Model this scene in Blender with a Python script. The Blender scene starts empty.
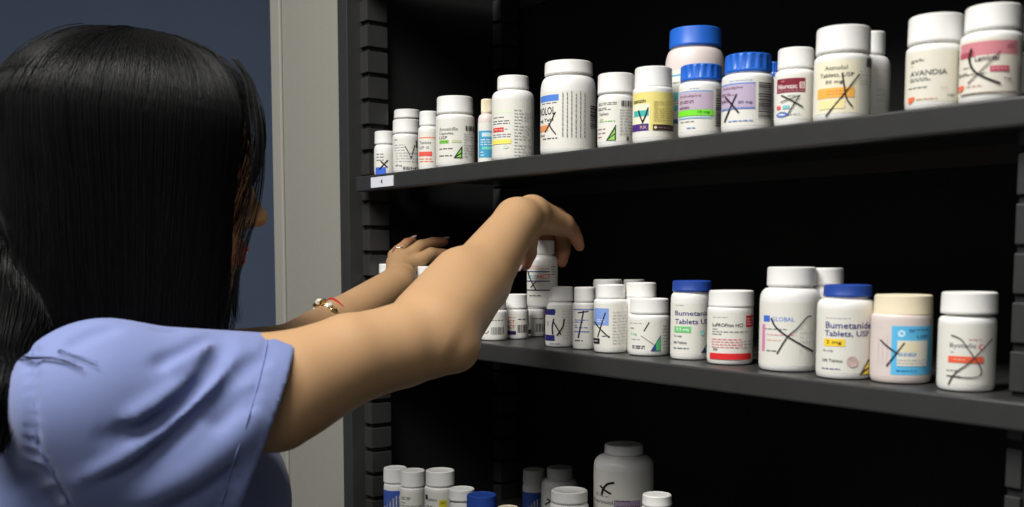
import bpy, bmesh, math, random
import numpy as np
from mathutils import Vector, Matrix
random.seed(7); np.random.seed(7)
SC = bpy.context.scene
COL = SC.collection
PI = math.pi

# ------------------------------------------------------------------ camera
F, CY, HOR, H = 1100.0, 355.0, 257.0, 1.45
TH = math.atan((CY - HOR) / F)
CAM = np.array([0.0, 0.0, H])
FWD = np.array([0.0, math.cos(TH), -math.sin(TH)])
UPV = np.array([0.0, math.sin(TH), math.cos(TH)])
cd = bpy.data.cameras.new('camera')
cam = bpy.data.objects.new('camera', cd); COL.objects.link(cam)
cam.location = CAM; cam.rotation_euler = (PI / 2 - TH, 0, 0)
cd.sensor_width = 36.0; cd.lens = F / 1024 * 36.0
cd.shift_y = (CY - 253.5) / 1024
cd.clip_start = 0.05
cd.dof.use_dof = True; cd.dof.focus_distance = 1.22; cd.dof.aperture_fstop = 8.0
SC.camera = cam

def ray(px, py):
    return np.array([(px - 512) / F, 0, 0]) + FWD + UPV * ((CY - py) / F)
def at(px, py, Y):
    d = ray(px, py); return CAM + d * (Y / d[1])
def z_at(px, py, Y): return at(px, py, Y)[2]

# shelf frame: u along the front towards the right (nearer), e inward, z up
RX = np.array([0.0, 0.0]); d_ = ray(-300, HOR)
DL = np.array([d_[0], d_[1]]); DL /= np.linalg.norm(DL)      # towards far left
RX = -DL
IN = np.array([-RX[1], RX[0]])                                # into the shelving
P0 = at(356.5, HOR, 1.46)[:2]
def sh(u, e, z=0.0):
    p = P0 + RX * u + IN * e
    return Vector((p[0], p[1], z))
def u_for(px, e, py=None):
    t = (px - 512) / F * (1 / math.cos(TH) if False else 1)
    d = ray(px, HOR if py is None else py); m = d[0] / d[1]
    a = P0 + IN * e
    return (m * a[1] - a[0]) / (RX[0] - m * RX[1])
SHANG = math.atan2(RX[1], RX[0])

# ------------------------------------------------------------------ materials
MATS = {}
def lin(c):
    return tuple(((x / 255) / 12.92 if x / 255 <= 0.04045 else (((x / 255) + 0.055) / 1.055) ** 2.4) for x in c)
def mat(name, col, rough=0.5, spec=0.5, metal=0.0, noise=None, bump=None, sss=0.0, sheen=0.0, aniso=0.0, coat=0.0):
    if name in MATS: return MATS[name]
    m = bpy.data.materials.new(name); m.use_nodes = True
    nt = m.node_tree; b = nt.nodes['Principled BSDF']
    b.inputs['Base Color'].default_value = (*col, 1)
    b.inputs['Roughness'].default_value = rough
    b.inputs['Specular IOR Level'].default_value = spec
    b.inputs['Metallic'].default_value = metal
    if sss:
        b.inputs['Subsurface Weight'].default_value = sss
        b.inputs['Subsurface Radius'].default_value = (0.008, 0.003, 0.0015)
        b.inputs['Subsurface Scale'].default_value = 1.0
    if sheen: b.inputs['Sheen Weight'].default_value = sheen
    if aniso: b.inputs['Anisotropic'].default_value = aniso
    tc = nt.nodes.new('ShaderNodeTexCoord')
    if noise:
        sc_, amt = noise
        n = nt.nodes.new('ShaderNodeTexNoise'); n.inputs['Scale'].default_value = sc_; n.inputs['Detail'].default_value = 4
        nt.links.new(tc.outputs['Object'], n.inputs['Vector'])
        mx = nt.nodes.new('ShaderNodeMix'); mx.data_type = 'RGBA'
        mx.inputs['A'].default_value = (*[c * (1 - amt) for c in col], 1)
        mx.inputs['B'].default_value = (*[min(1, c * (1 + amt)) for c in col], 1)
        nt.links.new(n.outputs['Fac'], mx.inputs['Factor'])
        nt.links.new(mx.outputs['Result'], b.inputs['Base Color'])
    if bump:
        sc_, st, dist = bump
        n2 = nt.nodes.new('ShaderNodeTexNoise'); n2.inputs['Scale'].default_value = sc_; n2.inputs['Detail'].default_value = 5
        nt.links.new(tc.outputs['Object'], n2.inputs['Vector'])
        bp = nt.nodes.new('ShaderNodeBump'); bp.inputs['Strength'].default_value = st; bp.inputs['Distance'].default_value = dist
        nt.links.new(n2.outputs['Fac'], bp.inputs['Height']); nt.links.new(bp.outputs['Normal'], b.inputs['Normal'])
    MATS[name] = m
    return m

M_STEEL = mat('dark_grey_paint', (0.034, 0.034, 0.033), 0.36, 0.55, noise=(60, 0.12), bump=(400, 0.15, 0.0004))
M_INNER = mat('shaded_inner_paint', (0.012, 0.012, 0.012), 0.6, 0.3, noise=(30, 0.2))  # the unit's grey paint, blackened: interior shade put into the colour
M_BLUE = mat('blue_wall_paint', (0.07, 0.094, 0.145), 0.8, 0.2, noise=(8, 0.06), bump=(250, 0.1, 0.0006))
M_GREIGE = mat('greige_vinyl', (0.30, 0.288, 0.25), 0.75, 0.2, noise=(160, 0.06), bump=(900, 0.25, 0.0006))
M_EDGE = mat('greige_trim', (0.34, 0.325, 0.285), 0.6, 0.3, noise=(20, 0.04))
M_FLOOR = mat('grey_carpet', (0.12, 0.12, 0.125), 0.95, 0.1, noise=(200, 0.3), bump=(600, 0.6, 0.003))
M_CEIL = mat('ceiling_white', (0.75, 0.75, 0.72), 0.9, 0.1, noise=(90, 0.05))
M_WHITE = mat('white_plastic', (0.83, 0.82, 0.785), 0.33, 0.45, noise=(40, 0.015))
M_CAPW = mat('white_cap_plastic', (0.80, 0.79, 0.755), 0.42, 0.4, noise=(60, 0.02))
M_CREAM = mat('cream_cap_plastic', (0.80, 0.70, 0.50), 0.45, 0.4, noise=(60, 0.02))
M_PINKW = mat('pinkish_plastic', (0.74, 0.64, 0.60), 0.35, 0.45, noise=(40, 0.015))
M_BLUEC = mat('bright_blue_cap', (0.018, 0.13, 0.58), 0.38, 0.5, noise=(60, 0.04))
M_NAVYC = mat('royal_blue_cap', (0.018, 0.062, 0.32), 0.4, 0.5, noise=(60, 0.04))
def ink(r, g, b):
    return mat('ink_%02x%02x%02x' % (r, g, b), lin((r, g, b)), 0.55, 0.3)

# ------------------------------------------------------------------ mesh helpers
def link(name, me, m=None, parent=None, smooth=None):
    o = bpy.data.objects.new(name, me); COL.objects.link(o)
    if m is not None:
        for x in (m if isinstance(m, (list, tuple)) else [m]): me.materials.append(x)
    if parent is not None: o.parent = parent
    if smooth: 
        me.polygons.foreach_set('use_smooth', [True] * len(me.polygons))
    return o
def bm_obj(name, bm, m, parent=None, smooth=False, autosmooth=None):
    me = bpy.data.meshes.new(name)
    bmesh.ops.recalc_face_normals(bm, faces=bm.faces)
    if smooth:
        for f in bm.faces: f.smooth = True
        if autosmooth:
            for e in bm.edges:
                if len(e.link_faces) == 2 and e.calc_face_angle(0) > autosmooth: e.smooth = False
    bm.to_mesh(me); bm.free()
    return link(name, me, m, parent)
def empty(name, loc, label=None, cat=None, group=None, rz=0.0):
    o = bpy.data.objects.new(name, None); COL.objects.link(o)
    o.empty_display_size = 0.02
    o.location = loc; o.rotation_euler = (0, 0, rz)
    if label: o['label'] = label; o['category'] = cat
    if group: o['group'] = group
    return o
def box(bm, lo, hi, xf=None, bev=0.0):
    r = bmesh.ops.create_cube(bm, size=1.0)
    vs = r['verts']
    for v in vs:
        v.co = Vector([lo[i] + (v.co[i] + 0.5) * (hi[i] - lo[i]) for i in range(3)])
    if bev > 0:
        es = list({e for v in vs for e in v.link_edges})
        g = bmesh.ops.bevel(bm, geom=es, offset=bev, segments=2, affect='EDGES', profile=0.5)
        vs = list({v for f in g['faces'] for v in f.verts} | {v for v in vs if v.is_valid})
    if xf:
        for v in vs: v.co = xf(v.co)
def structure(o, label, cat):
    o['kind'] = 'structure'; o['label'] = label; o['category'] = cat
    return o

# ------------------------------------------------------------------ room
def plane_box(name, lo, hi, m, label, cat):
    bm = bmesh.new(); box(bm, lo, hi)
    return structure(bm_obj(name, bm, m), label, cat)
plane_box('floor', (-3.2, -2.6, -0.1), (3.2, 3.0, 0.0), M_FLOOR, 'grey carpet floor below the shelving', 'floor')
plane_box('ceiling', (-3.2, -2.6, 2.75), (3.2, 3.0, 2.85), M_CEIL, 'white ceiling above the shelving', 'ceiling')
plane_box('wall_back', (-3.2, 2.45, 0.0), (3.2, 2.55, 2.75), M_BLUE, 'dark blue painted wall behind the woman', 'wall')
# greige wing wall beside the shelving, parallel to its front
uA = u_for(341, 0.0) + 0.004; uB = u_for(278, 0.012)
bm = bmesh.new(); box(bm, (uB, 0.012, 0.0), (uA, 0.32, 2.75), lambda c: sh(c.x, c.y, c.z))
structure(bm_obj('wall_side', bm, M_GREIGE), 'greige vinyl covered wall panel between blue wall and shelving', 'wall')
uC = u_for(284.5, 0.009)
bm = bmesh.new(); box(bm, (uB - 0.002, 0.007, 0.0), (uC, 0.0118, 2.75), lambda c: sh(c.x, c.y, c.z), 0.0015)
structure(bm_obj('trim_1', bm, M_EDGE), 'narrow greige edge strip on the wall panel', 'trim')

# ------------------------------------------------------------------ shelving unit
Zs = lambda px, py, e=0.0: None
def z_front(px, py, e=0.0):
    u = u_for(px, e); p = sh(u, e); return z_at(px, py, p.y)
Z_UP = (z_front(355, 177.5) + z_front(940, 105.6) + z_front(640, 141)) / 3
Z_LO = (z_front(476, 342) + z_front(940, 394.5) + z_front(720, 369)) / 3
T_SH = 0.0195
Z_BOT = H - 0.358
Z_TOP = H + 0.355
U_R = u_for(1042, 0.0)
print('shelf z', Z_UP - H, Z_LO - H, 'width', U_R, 'end', sh(U_R, 0))
DEP = 0.275
unit = empty('shelving_unit', sh(U_R / 2, DEP / 2, 0), 'dark grey steel shelving unit with slotted uprights holding pill bottles', 'shelving', rz=0)
inv = lambda c: Vector(c) - unit.location
def part_box(name, boxes, m, parent=unit, bev=0.001):
    bm = bmesh.new()
    for lo, hi in boxes: box(bm, lo, hi, lambda c: inv(sh(c.x, c.y, c.z)), bev)
    return bm_obj(name, bm, m, parent)
ZT, ZB = 2.15, 0.0
u0, u1 = u_for(340.5, 0.0), u_for(349.5, 0.0)
us0, us1 = u_for(361.5, 0.02), u_for(369.5, 0.02)
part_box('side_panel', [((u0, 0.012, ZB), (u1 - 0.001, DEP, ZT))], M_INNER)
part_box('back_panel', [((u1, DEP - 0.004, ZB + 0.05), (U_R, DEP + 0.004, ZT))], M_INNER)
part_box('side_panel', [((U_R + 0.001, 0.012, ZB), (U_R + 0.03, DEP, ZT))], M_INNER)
def upright(ua, ub, sa, sb, dsl, left=True):
    up = part_box('upright', [((ua, 0.0, ZB), (ub, 0.026, ZT))], M_STEEL)
    # slotted strip: blocks parted by narrow slots, on a dark core
    pitch, gap = 0.0334, 0.0062
    z0 = z_at(365, 25, sh(us0, 0.02).y)
    k0 = int((0.30 - z0) / pitch); bx = []
    k = k0
    while z0 + k * pitch < ZT - 0.05:
        zb = z0 + k * pitch + gap / 2
        bx.append(((sa, 0.02, zb), (sb, 0.02 + dsl, zb + pitch - gap))); k += 1
    st = part_box('slotted_strip', bx, M_STEEL, unit, 0.0006)
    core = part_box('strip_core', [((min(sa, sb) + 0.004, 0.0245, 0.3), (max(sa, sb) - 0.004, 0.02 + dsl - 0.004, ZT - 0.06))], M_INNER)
    for c in (st, core):
        c.parent = up; c.matrix_parent_inverse = Matrix.Identity(4)
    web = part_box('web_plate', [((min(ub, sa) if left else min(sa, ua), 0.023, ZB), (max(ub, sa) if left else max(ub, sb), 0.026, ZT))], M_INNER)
    web.parent = up
    return up
upright(u0, u1, us0, us1, 0.031, True)
ur0, ur1 = u_for(1014, 0.02), u_for(1030, 0.02)
upright(U_R, U_R + 0.03, ur0, ur1, 0.031, False)
# rear upright of the left end
bx = []
z = 0.35
while z < ZT - 0.1:
    bx.append(((u1, DEP - 0.04, z), (us1, DEP - 0.008, z + 0.029))); z += 0.0334
rs = part_box('rear_strip', bx, M_STEEL)
def shelf(z, name='shelf'):
    t = T_SH
    bm = bmesh.new()
    X = lambda c: inv(sh(c.x, c.y, c.z))
    ue = u_for(1040, 0) if False else U_R - 0.002
    # folded steel tray: deck, front lip, rear lip and return flange
    box(bm, (us1 + 0.002, 0.0035, z - 0.0022), (ue, DEP - 0.005, z), X, 0.0006)
    box(bm, (0.0, 0.0, z - t), (ue, 0.0045, z + 0.0001), X, 0.0019)
    box(bm, (0.0, 0.0030, z - t), (ue, 0.016, z - t + 0.0015), X, 0.0004)
    box(bm, (us1 + 0.002, DEP - 0.0075, z - t), (ue, DEP - 0.005, z), X, 0.0004)
    return bm_obj(name, bm, M_STEEL, unit)
s_up = shelf(Z_UP); s_lo = shelf(Z_LO); s_bt = shelf(Z_BOT); s_tp = shelf(Z_TOP + T_SH)
shelf(Z_BOT - 0.36); shelf(0.12)

# ------------------------------------------------------------------ text glyph meshes
_TXT = {}
def text_geom(s, bold=0.0, shear=0.0):
    k = (s, bold, shear)
    if k in _TXT: return _TXT[k]
    cu = bpy.data.curves.new('lettering', 'FONT'); cu.body = s; cu.offset = bold; cu.shear = shear; cu.resolution_u = 2
    o = bpy.data.objects.new('lettering', cu); COL.objects.link(o)
    dg = bpy.context.evaluated_depsgraph_get(); dg.update()
    ev = o.evaluated_get(dg); me = ev.to_mesh()
    vs = np.array([v.co[:2] for v in me.vertices]); fs = [tuple(p.vertices) for p in me.polygons]
    ev.to_mesh_clear()
    bpy.data.objects.remove(o); bpy.data.curves.remove(cu)
    mn, mx = vs.min(0), vs.max(0)
    vs = (vs - mn) / (mx - mn)
    _TXT[k] = (vs, fs)
    return _TXT[k]
bpy.context.view_layer.update()

# label card on the upper shelf, the figure 4 on it
ca, cb = u_for(372.5, 0), u_for(394.5, 0)
card = part_box('label_card', [((ca, -0.0012, Z_UP - 0.0165), (cb, -0.0002, Z_UP - 0.0035))], ink(226, 228, 236), unit, 0.0)
card.parent = s_up
vs, fs = text_geom('4', 0.02)
bm = bmesh.new(); um = (ca + cb) / 2
bv = [bm.verts.new(inv(sh(um + (x - 0.5) * 0.0045, -0.0015, Z_UP - 0.0128 + y * 0.0062))) for x, y in vs]
for f in fs:
    try: bm.faces.new([bv[i] for i in f])
    except ValueError: pass
fo = bm_obj('card_figure', bm, ink(60, 60, 70), card)

# ------------------------------------------------------------------ bottles
def lathe(bm, prof, seg=56, ridge=None):
    rings = []
    for j, (r, z) in enumerate(prof):
        ring = []
        for i in range(seg):
            a = 2 * PI * i / seg
            rr = r
            if ridge and ridge[0] <= j <= ridge[1] and (i // ridge[3]) % 2: rr -= ridge[2]
            ring.append(bm.verts.new((rr * math.cos(a), rr * math.sin(a), z)))
        rings.append(ring)
    for a, b in zip(rings, rings[1:]):
        for i in range(seg):
            bm.faces.new((a[i], a[(i + 1) % seg], b[(i + 1) % seg], b[i]))
    bm.faces.new(rings[0][::-1]); bm.faces.new(rings[-1])

def rects_strip(fn, s0, z0, s1, z1, n):
    out = []
    for i in range(n):
        a = s0 + (s1 - s0) * i / n; b = s0 + (s1 - s0) * (i + 1) / n
        out.append(((a, z0), (b, z0), (b, z1), (a, z1)))
    return out

GREY, DK, NAVY, LG = (95, 95, 100), (45, 45, 52), (38, 42, 110), (165, 165, 170)
def R(x0, y0, x1, y1, c): return ('R', x0, y0, x1, y1, c)
def T(s, x0, x1, y, h, c=DK, bold=0.012, shear=0.0): return ('T', s, x0, x1, y, h, c, bold, shear)
def S(pts, c=(35, 28, 32), w=1.1): return ('S', pts, w, c)
def P(pts, c): return ('P', pts, c)
def BH(x0, y0, x1, y1, c=(40, 40, 45)): return ('BH', x0, y0, x1, y1, c)
def BV(x0, y0, x1, y1, c=(40, 40, 45)): return ('BV', x0, y0, x1, y1, c)
def FI(x0, y0, x1, y1, n, c=LG): return ('FI', x0, y0, x1, y1, n, c)
def FV(x0, y0, x1, y1, n, c=LG): return ('FV', x0, y0, x1, y1, n, c)
def O(x, y, r, c, ry=None): return ('O', x, y, r, ry or r, c)

ALL = []
def bottle(key, base_z, cx, hw, ysh, cap, label, items=(), e=None, gap=0.008, ybase=None, capm=None, bodym=None, neck=None,
           ridge=1, group=None, cat='pill bottle', Y=None, lab=None, square=0.12, bottom_cap=False, lid=True, zbase=None):
    """cx, hw: centre and half width of the body in the photograph; ysh where the full width starts; cap = (cx, hw, ytop, ybottom)."""
    ccx, chw, yt, yb = cap
    r = 0.018
    ymid = ysh + 22 if ybase is None else (ysh + ybase) / 2
    for _ in range(6):
        if Y is not None:
            p = at(cx, ymid, Y); p = np.array([p[0], p[1]])
        else:
            if ybase is not None:      # foot of the front seen on the shelf
                d = ray(cx, ybase); t = (base_z - H) / d[2]; q = CAM + d * t
                q = np.array([*at(cx, ymid, q[1])[:2], q[2]]); dirxy = np.array([q[0], q[1]]); dn = dirxy / np.linalg.norm(dirxy)
                p = np.array([q[0], q[1]]) + dn * r * 0.95
            else:
                ee = e if e is not None else r + gap
                q = sh(u_for(cx, ee, ymid), ee); p = np.array([q.x, q.y])
        r = hw * p[1] / F
        ALL_e = (p - P0) @ IN
        if Y is None and e is None and ALL_e < r + 0.003:
            p = p + IN * 0; ee = r + 0.003; q = sh(u_for(cx, ee, ymid), ee); p = np.array([q.x, q.y])
        r = hw * p[1] / F
    Yc = p[1]; rc = chw * Yc / F
    above = yt < HOR
    # heights over the foot
    zf = lambda py, rr: z_at(cx, py, Yc - rr * 0.9)
    zt = zf(yt, rc) if above else z_at(cx, yt, Yc + rc * 0.9)
    zcb = zf(yb, rc); zs = zf(ysh, r)
    zb = zbase if zbase is not None else base_z
    if zbase == 'px': zb = zf(ybase, r)
    h_t, h_cb, h_s = zt - zb, zcb - zb, zs - zb
    ALL.append((key, round(float((p - P0) @ IN), 3), round(r * 1000, 1), round(float(h_t) * 1000, 1)))
    root = empty('pill_bottle', (p[0], p[1], zb + 0.0004), label, cat, group)
    # facing: local -Y axis towards the camera
    root.rotation_euler = (0, 0, math.atan2(p[1], p[0]) - PI / 2)
    rn = neck * Yc / F if neck else min(rc * 0.90, r * 0.92)
    sq = max(0.003, min(h_cb - h_s, 0.03)) if h_cb > h_s + 0.002 else 0.003
    prof = [(r * 0.86, 0.0), (r * 0.95, 0.0008), (r * 0.99, 0.0024), (r, 0.0048), (r, h_s * 0.5), (r, h_s - 0.001)]
    top = max(h_cb - 0.0015, h_s + 0.003)
    for i in range(1, 7):
        a = i / 6 * PI / 2
        prof.append((rn + (r - rn) * math.cos(a) ** 0.9 if i < 6 else rn, h_s + (top - h_s) * (math.sin(a))))
    prof.append((rn, h_cb + 0.004))
    bm = bmesh.new(); lathe(bm, prof, 56)
    bm_obj('bottle_body', bm, bodym or M_WHITE, root, True, 0.6)
    # cap
    hc = h_t - h_cb
    off = ((ccx - cx) * 0.3 * Yc / F, 0)
    segs = 112 if ridge == 1 else 96
    cp = [(rc * 0.93, h_cb), (rc * 0.985, h_cb + 0.0003), (rc, h_cb + 0.0009), (rc, h_cb + min(0.0022, hc * .2)),
          (rc * 0.995, h_cb + min(0.003, hc * .25)), (rc * 0.985, h_t - 0.0022), (rc * 0.97, h_t - 0.0009), (rc * 0.92, h_t - 0.0001), (rc * 0.84, h_t), (rc * 0.80, h_t - 0.0006), (rc * 0.3, h_t - 0.0006)]
    bm = bmesh.new()
    lathe(bm, cp, segs, (4, 5, 0.00035 if ridge == 1 else 0.0009, 1 if ridge == 1 else 3))
    for v in bm.verts: v.co.x += off[0]
    bm_obj('cap', bm, capm or M_CAPW, root, True, 0.7)
    # label with its printing
    if items or lab:
        if lab is None: lab = (cx - hw * 1.0, ysh + 2, None, None)
        mats = []; mi = {}
        def idx(m):
            if m.name not in mi: mi[m.name] = len(mats); mats.append(m)
            return mi[m.name]
        bm = bmesh.new()
        def ang(px):
            s = (px - cx) / hw
            s = max(-1.35, min(1.35, s))
            if s > 0.985: return PI / 2 - 0.17 + (s - 0.985) * 1.5
            if s < -0.985: return -(PI / 2 - 0.17) + (s + 0.985) * 1.5
            return math.asin(s)
        def zz(py): return zf(py, r) - zb
        def pt(a, z, lay): 
            rr = r + 0.00012 + lay * 0.00006
            return (rr * math.sin(a), -rr * math.cos(a), z)
        def face(poly, lay, c):
            try:
                f = bm.faces.new([bm.verts.new(pt(a, z, lay)) for a, z in poly]); f.material_index = idx(c); f.smooth = False
            except ValueError: pass
        def rect(a0, z0, a1, z1, lay, c):
            n = max(1, int(abs(a1 - a0) / 0.12) + 1)
            for q in rects_strip(None, a0, z0, a1, z1, n): face(q, lay, c)
        zlo = max(0.005, h_s * 0.06); zhi = h_s - 0.0015
        pc = lab[2] if len(lab) > 2 and lab[2] else (228, 226, 216)
        ya = zz(lab[1]) if lab[1] else zhi
        yb2 = zz(lab[3]) if len(lab) > 3 and lab[3] else zlo
        rect(-2.4, max(zlo, yb2), 2.2, min(ya, zhi), 0, mat('label_paper_%02x%02x%02x' % pc, lin(pc), 0.42, 0.4))
        lay = 1
        rs_ = random.Random(hash(key) % 1000 if isinstance(key, int) else sum(map(ord, key)))
        for it in items:
            k = it[0]; c = ink(*it[-1]) if k != 'T' else ink(*it[6])
            if k == 'R':
                rect(ang(it[1]), zz(it[4]), ang(it[3]), zz(it[2]), lay, c)
            elif k == 'T':
                _, s, x0, x1, y, h, _c, bold, shear = it
                vs, fs = text_geom(s, bold, shear)
                a0, a1 = ang(x0), ang(x1); zc = zz(y + h / 2); zh = zz(y - h / 2) - zc
                bv = [bm.verts.new(pt(a0 + (a1 - a0) * x, zc + zh * yy, lay)) for x, yy in vs]
                for f in fs:
                    try:
                        g = bm.faces.new([bv[i] for i in f]); g.material_index = idx(c)
                    except ValueError: pass
            elif k == 'S':
                _, pts, w, _c = it
                # smooth resample
                pp = [np.array(q, float) for q in pts]
                if len(pp) > 2:
                    out = []
                    for i in range(len(pp) - 1):
                        a_ = pp[max(i - 1, 0)]; b_ = pp[i]; c_ = pp[i + 1]; d2 = pp[min(i + 2, len(pp) - 1)]
                        for t in np.linspace(0, 1, 6, endpoint=False):
                            out.append(0.5 * ((2 * b_) + (-a_ + c_) * t + (2 * a_ - 5 * b_ + 4 * c_ - d2) * t * t + (-a_ + 3 * b_ - 3 * c_ + d2) * t ** 3))
                    out.append(pp[-1]); pp = out
                else:
                    pp = [pp[0] + (pp[1] - pp[0]) * t for t in np.linspace(0, 1, 7)]
                L = []
                for i, q in enumerate(pp):
                    dv = pp[min(i + 1, len(pp) - 1)] - pp[max(i - 1, 0)]; dv = dv / (np.linalg.norm(dv) + 1e-9)
                    n = np.array([-dv[1], dv[0]]) * w / 2
                    L.append((q + n, q - n))
                for (a, b), (c2, d2) in zip(L, L[1:]):
                    face([(ang(v[0]), zz(v[1])) for v in (a, b, d2, c2)], lay, c)
            elif k == 'P':
                _, pts, _c = it
                xs = [q[0] for q in pts]; n = 8
                def yr(x):
                    ys = []
                    for (xa, ya_), (xb, yb_) in zip(pts, pts[1:] + pts[:1]):
                        if min(xa, xb) - 1e-6 <= x <= max(xa, xb) + 1e-6:
                            if abs(xa - xb) < 1e-6: ys += [ya_, yb_]
                            else: ys.append(ya_ + (yb_ - ya_) * (x - xa) / (xb - xa))
                    return min(ys), max(ys)
                for i in range(n):
                    xa = min(xs) + (max(xs) - min(xs)) * i / n; xb = min(xs) + (max(xs) - min(xs)) * (i + 1) / n
                    (a1, a2), (b1, b2) = yr(xa + 1e-4), yr(xb - 1e-4)
                    face([(ang(xa), zz(a2)), (ang(xb), zz(b2)), (ang(xb), zz(b1)), (ang(xa), zz(a1))], lay, c)
            elif k == 'O':
                _, x, y, rx, ry, _c = it
                n = 16
                face([(ang(x + rx * math.cos(t * 2 * PI / n)), zz(y + ry * math.sin(t * 2 * PI / n))) for t in range(n)], lay, c)
            elif k == 'BH':
                _, x0, y0, x1, y1, _c = it
                y = y0
                while y < y1:
                    h = rs_.choice((0.5, 0.8, 1.3)); rect(ang(x0), zz(min(y + h, y1)), ang(x1), zz(y), lay, c); y += h + rs_.choice((0.6, 0.9, 1.2))
            elif k == 'BV':
                _, x0, y0, x1, y1, _c = it
                x = x0
                while x < x1:
                    w = rs_.choice((0.4, 0.7, 1.1)); rect(ang(x), zz(y1), ang(min(x + w, x1)), zz(y0), lay, c); x += w + rs_.choice((0.5, 0.8))
            elif k == 'FI':
                _, x0, y0, x1, y1, n, _c = it
                for i in range(n):
                    y = y0 + (y1 - y0) * (i + 0.5) / n; x = x0
                    while x < x1 - 0.5:
                        w = min(rs_.uniform(2, 5), x1 - x); rect(ang(x), zz(y + 0.45), ang(x + w), zz(y - 0.45), lay, c); x += w + 0.9
                        if rs_.random() < 0.12: break
            elif k == 'FV':
                _, x0, y0, x1, y1, n, _c = it
                for i in range(n):
                    x = x0 + (x1 - x0) * (i + 0.5) / n; y = y0 + rs_.uniform(0, 3)
                    while y < y1 - 0.5:
                        h = min(rs_.uniform(2, 5), y1 - y); rect(ang(x - 0.4), zz(y + h), ang(x + 0.4), zz(y), lay, c); y += h + 0.9
            lay += 1
        bm_obj('label', bm, mats, root)
    return root

GU, GL, GB = 'pill bottles on the upper shelf', 'pill bottles on the lower shelf', 'pill bottles on the bottom shelf'
RED, ORG, GRN, PUR = (222, 58, 52), (240, 120, 80), (120, 205, 60), (70, 40, 120)
# ---- upper shelf
def U(key, cx, hw, ysh, cap, label, items=(), **k): return bottle(key, Z_UP, cx, hw, ysh, cap, label, items, group=GU, **k)
U('u1', 385.5, 11, 152, (385, 10.2, 131, 144), 'smallest white pill bottle on the upper shelf, above the shelf tag, with a blue patch',
  [R(376, 167.5, 386, 175, (60, 105, 215)), FI(377, 153, 384, 162, 3, GREY), S([(381, 161.5), (387.5, 168)], w=1.5), S([(388, 160.5), (383, 166), (379.5, 170)], w=1.5)])
U('u2', 406.5, 13.5, 137, (407, 13.4, 119, 133), 'white pill bottle with a thin pen V, second along from the shelf tag',
  [FI(395, 138.5, 404, 141.5, 1, GREY), FI(395, 144, 405, 152, 3), S([(405, 146.5), (408, 152), (411, 159)], w=0.9), S([(414.5, 145), (411, 159)], w=0.9), BV(415.5, 140.5, 420, 148), FI(396, 152, 418, 163, 4, (190, 190, 192)),
   T('100 mg', 396, 402, 166, 2.6, DK), BV(403, 167, 418, 170, (90, 90, 95))])
U('u2b', 407.5, 12.5, 128, (407.5, 13, 109, 118), 'white ribbed cap of a bottle standing behind the one with the pen V', e=0.075)
U('u3', 429, 10.5, 130, (429.5, 9.5, 111, 125.5), 'slim white pill bottle with a pale red strip, right beside the pen V bottle',
  [R(420, 137.5, 437, 138.6, ORG), T('Tablets', 420, 431, 143, 3, GREY), T('USP 10', 420, 429, 148, 3, GREY), R(419.5, 152, 432, 156.5, (235, 90, 80)), FI(420, 158, 433, 163, 2, ORG)], gap=0.012)
U('u4', 455.3, 19.2, 117.5, (454.8, 18, 95.5, 113), 'wide white pill bottle with green strength box and black green triangle, upper shelf left',
  [T('Amoxicillin', 440, 458, 129.5, 3.6, DK), T('Capsules,', 440, 454, 134, 3.6, DK), T('USP', 440, 447.5, 138, 3.2, DK), R(440, 140.4, 449, 143.8, (130, 205, 80)), T('500 mg', 441, 448, 142.1, 2.2, (60, 90, 40)),
   R(452, 140.4, 461, 143.2, (200, 205, 170)), FI(440, 148, 454, 150, 1, GREY), FI(440, 154.9, 452, 157.1, 1, GREY), P([(453.5, 158.5), (461.8, 146), (461.8, 158.5)], (35, 45, 35)), P([(456.5, 156), (460.8, 149.5), (460.8, 153)], (130, 215, 80)), P([(456, 157.8), (460.8, 154.5), (460.8, 157.8)], (150, 215, 90)),
   BV(465, 126, 473, 131), FI(463.5, 133, 473, 158, 9)])
U('u5', 487, 8.8, 121, (488.5, 6.2, 99, 113), 'pinkish bottle with tan cap and blue label, half hidden behind a tall round shouldered bottle',
  [R(479, 131, 495, 158, (70, 160, 200)), R(482, 133, 495, 137, (200, 225, 230)), FI(481, 139, 492, 146, 3, (220, 235, 240)), R(482, 147, 492, 150, (120, 210, 190)), FI(481, 151, 492, 157, 2, (220, 235, 240))], e=0.048, capm=M_CREAM, bodym=M_PINKW)
U('u6', 513, 20.8, 97, (513.5, 15.6, 75, 88.5), 'tall white round shouldered bottle with a red box over a yellow band on its label',
  [R(494, 110.5, 513, 113, (222, 232, 200)), FI(494, 116.2, 506, 118.8, 1, GREY), FI(494, 120, 510, 125, 2, GREY), R(494, 127.6, 504, 132, RED), T('300 mg', 495, 503, 129.8, 2, (240, 210, 205)), FI(505, 128, 511, 131, 1), FI(494, 133.5, 511, 138, 2), R(493, 139.5, 511, 144.2, (238, 228, 110)), O(506, 147.5, 2.5, (205, 220, 200), 1.5), FI(514, 109, 532, 157, 15, (190, 190, 188))])
U('u7', 568.3, 27.3, 89, (569, 23.7, 59.5, 73.5), 'large white round shouldered bottle with a blue box and small print running up it',
  [R(541.5, 94.5, 559, 101, (80, 130, 215)), FI(543, 102, 558, 103.6, 1, GREY), T('NOLOL', 541.3, 556, 110.5, 8, DK, 0.014), T('mg Tabl', 541.5, 554, 120, 4, DK), R(541.3, 124.5, 549, 130.5, (230, 150, 90)), T('Rx', 542, 546, 134.5, 2.5, GREY), S([(556, 112), (551, 123), (546, 131.5)], w=1.0), S([(549.5, 123), (552.5, 129), (556.5, 134.5)], w=1.2),
   FI(544, 137, 558, 139.5, 1, GREY), FV(561, 92, 586, 138, 6, (120, 120, 122)), BH(589, 105, 595.4, 128)])
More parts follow.
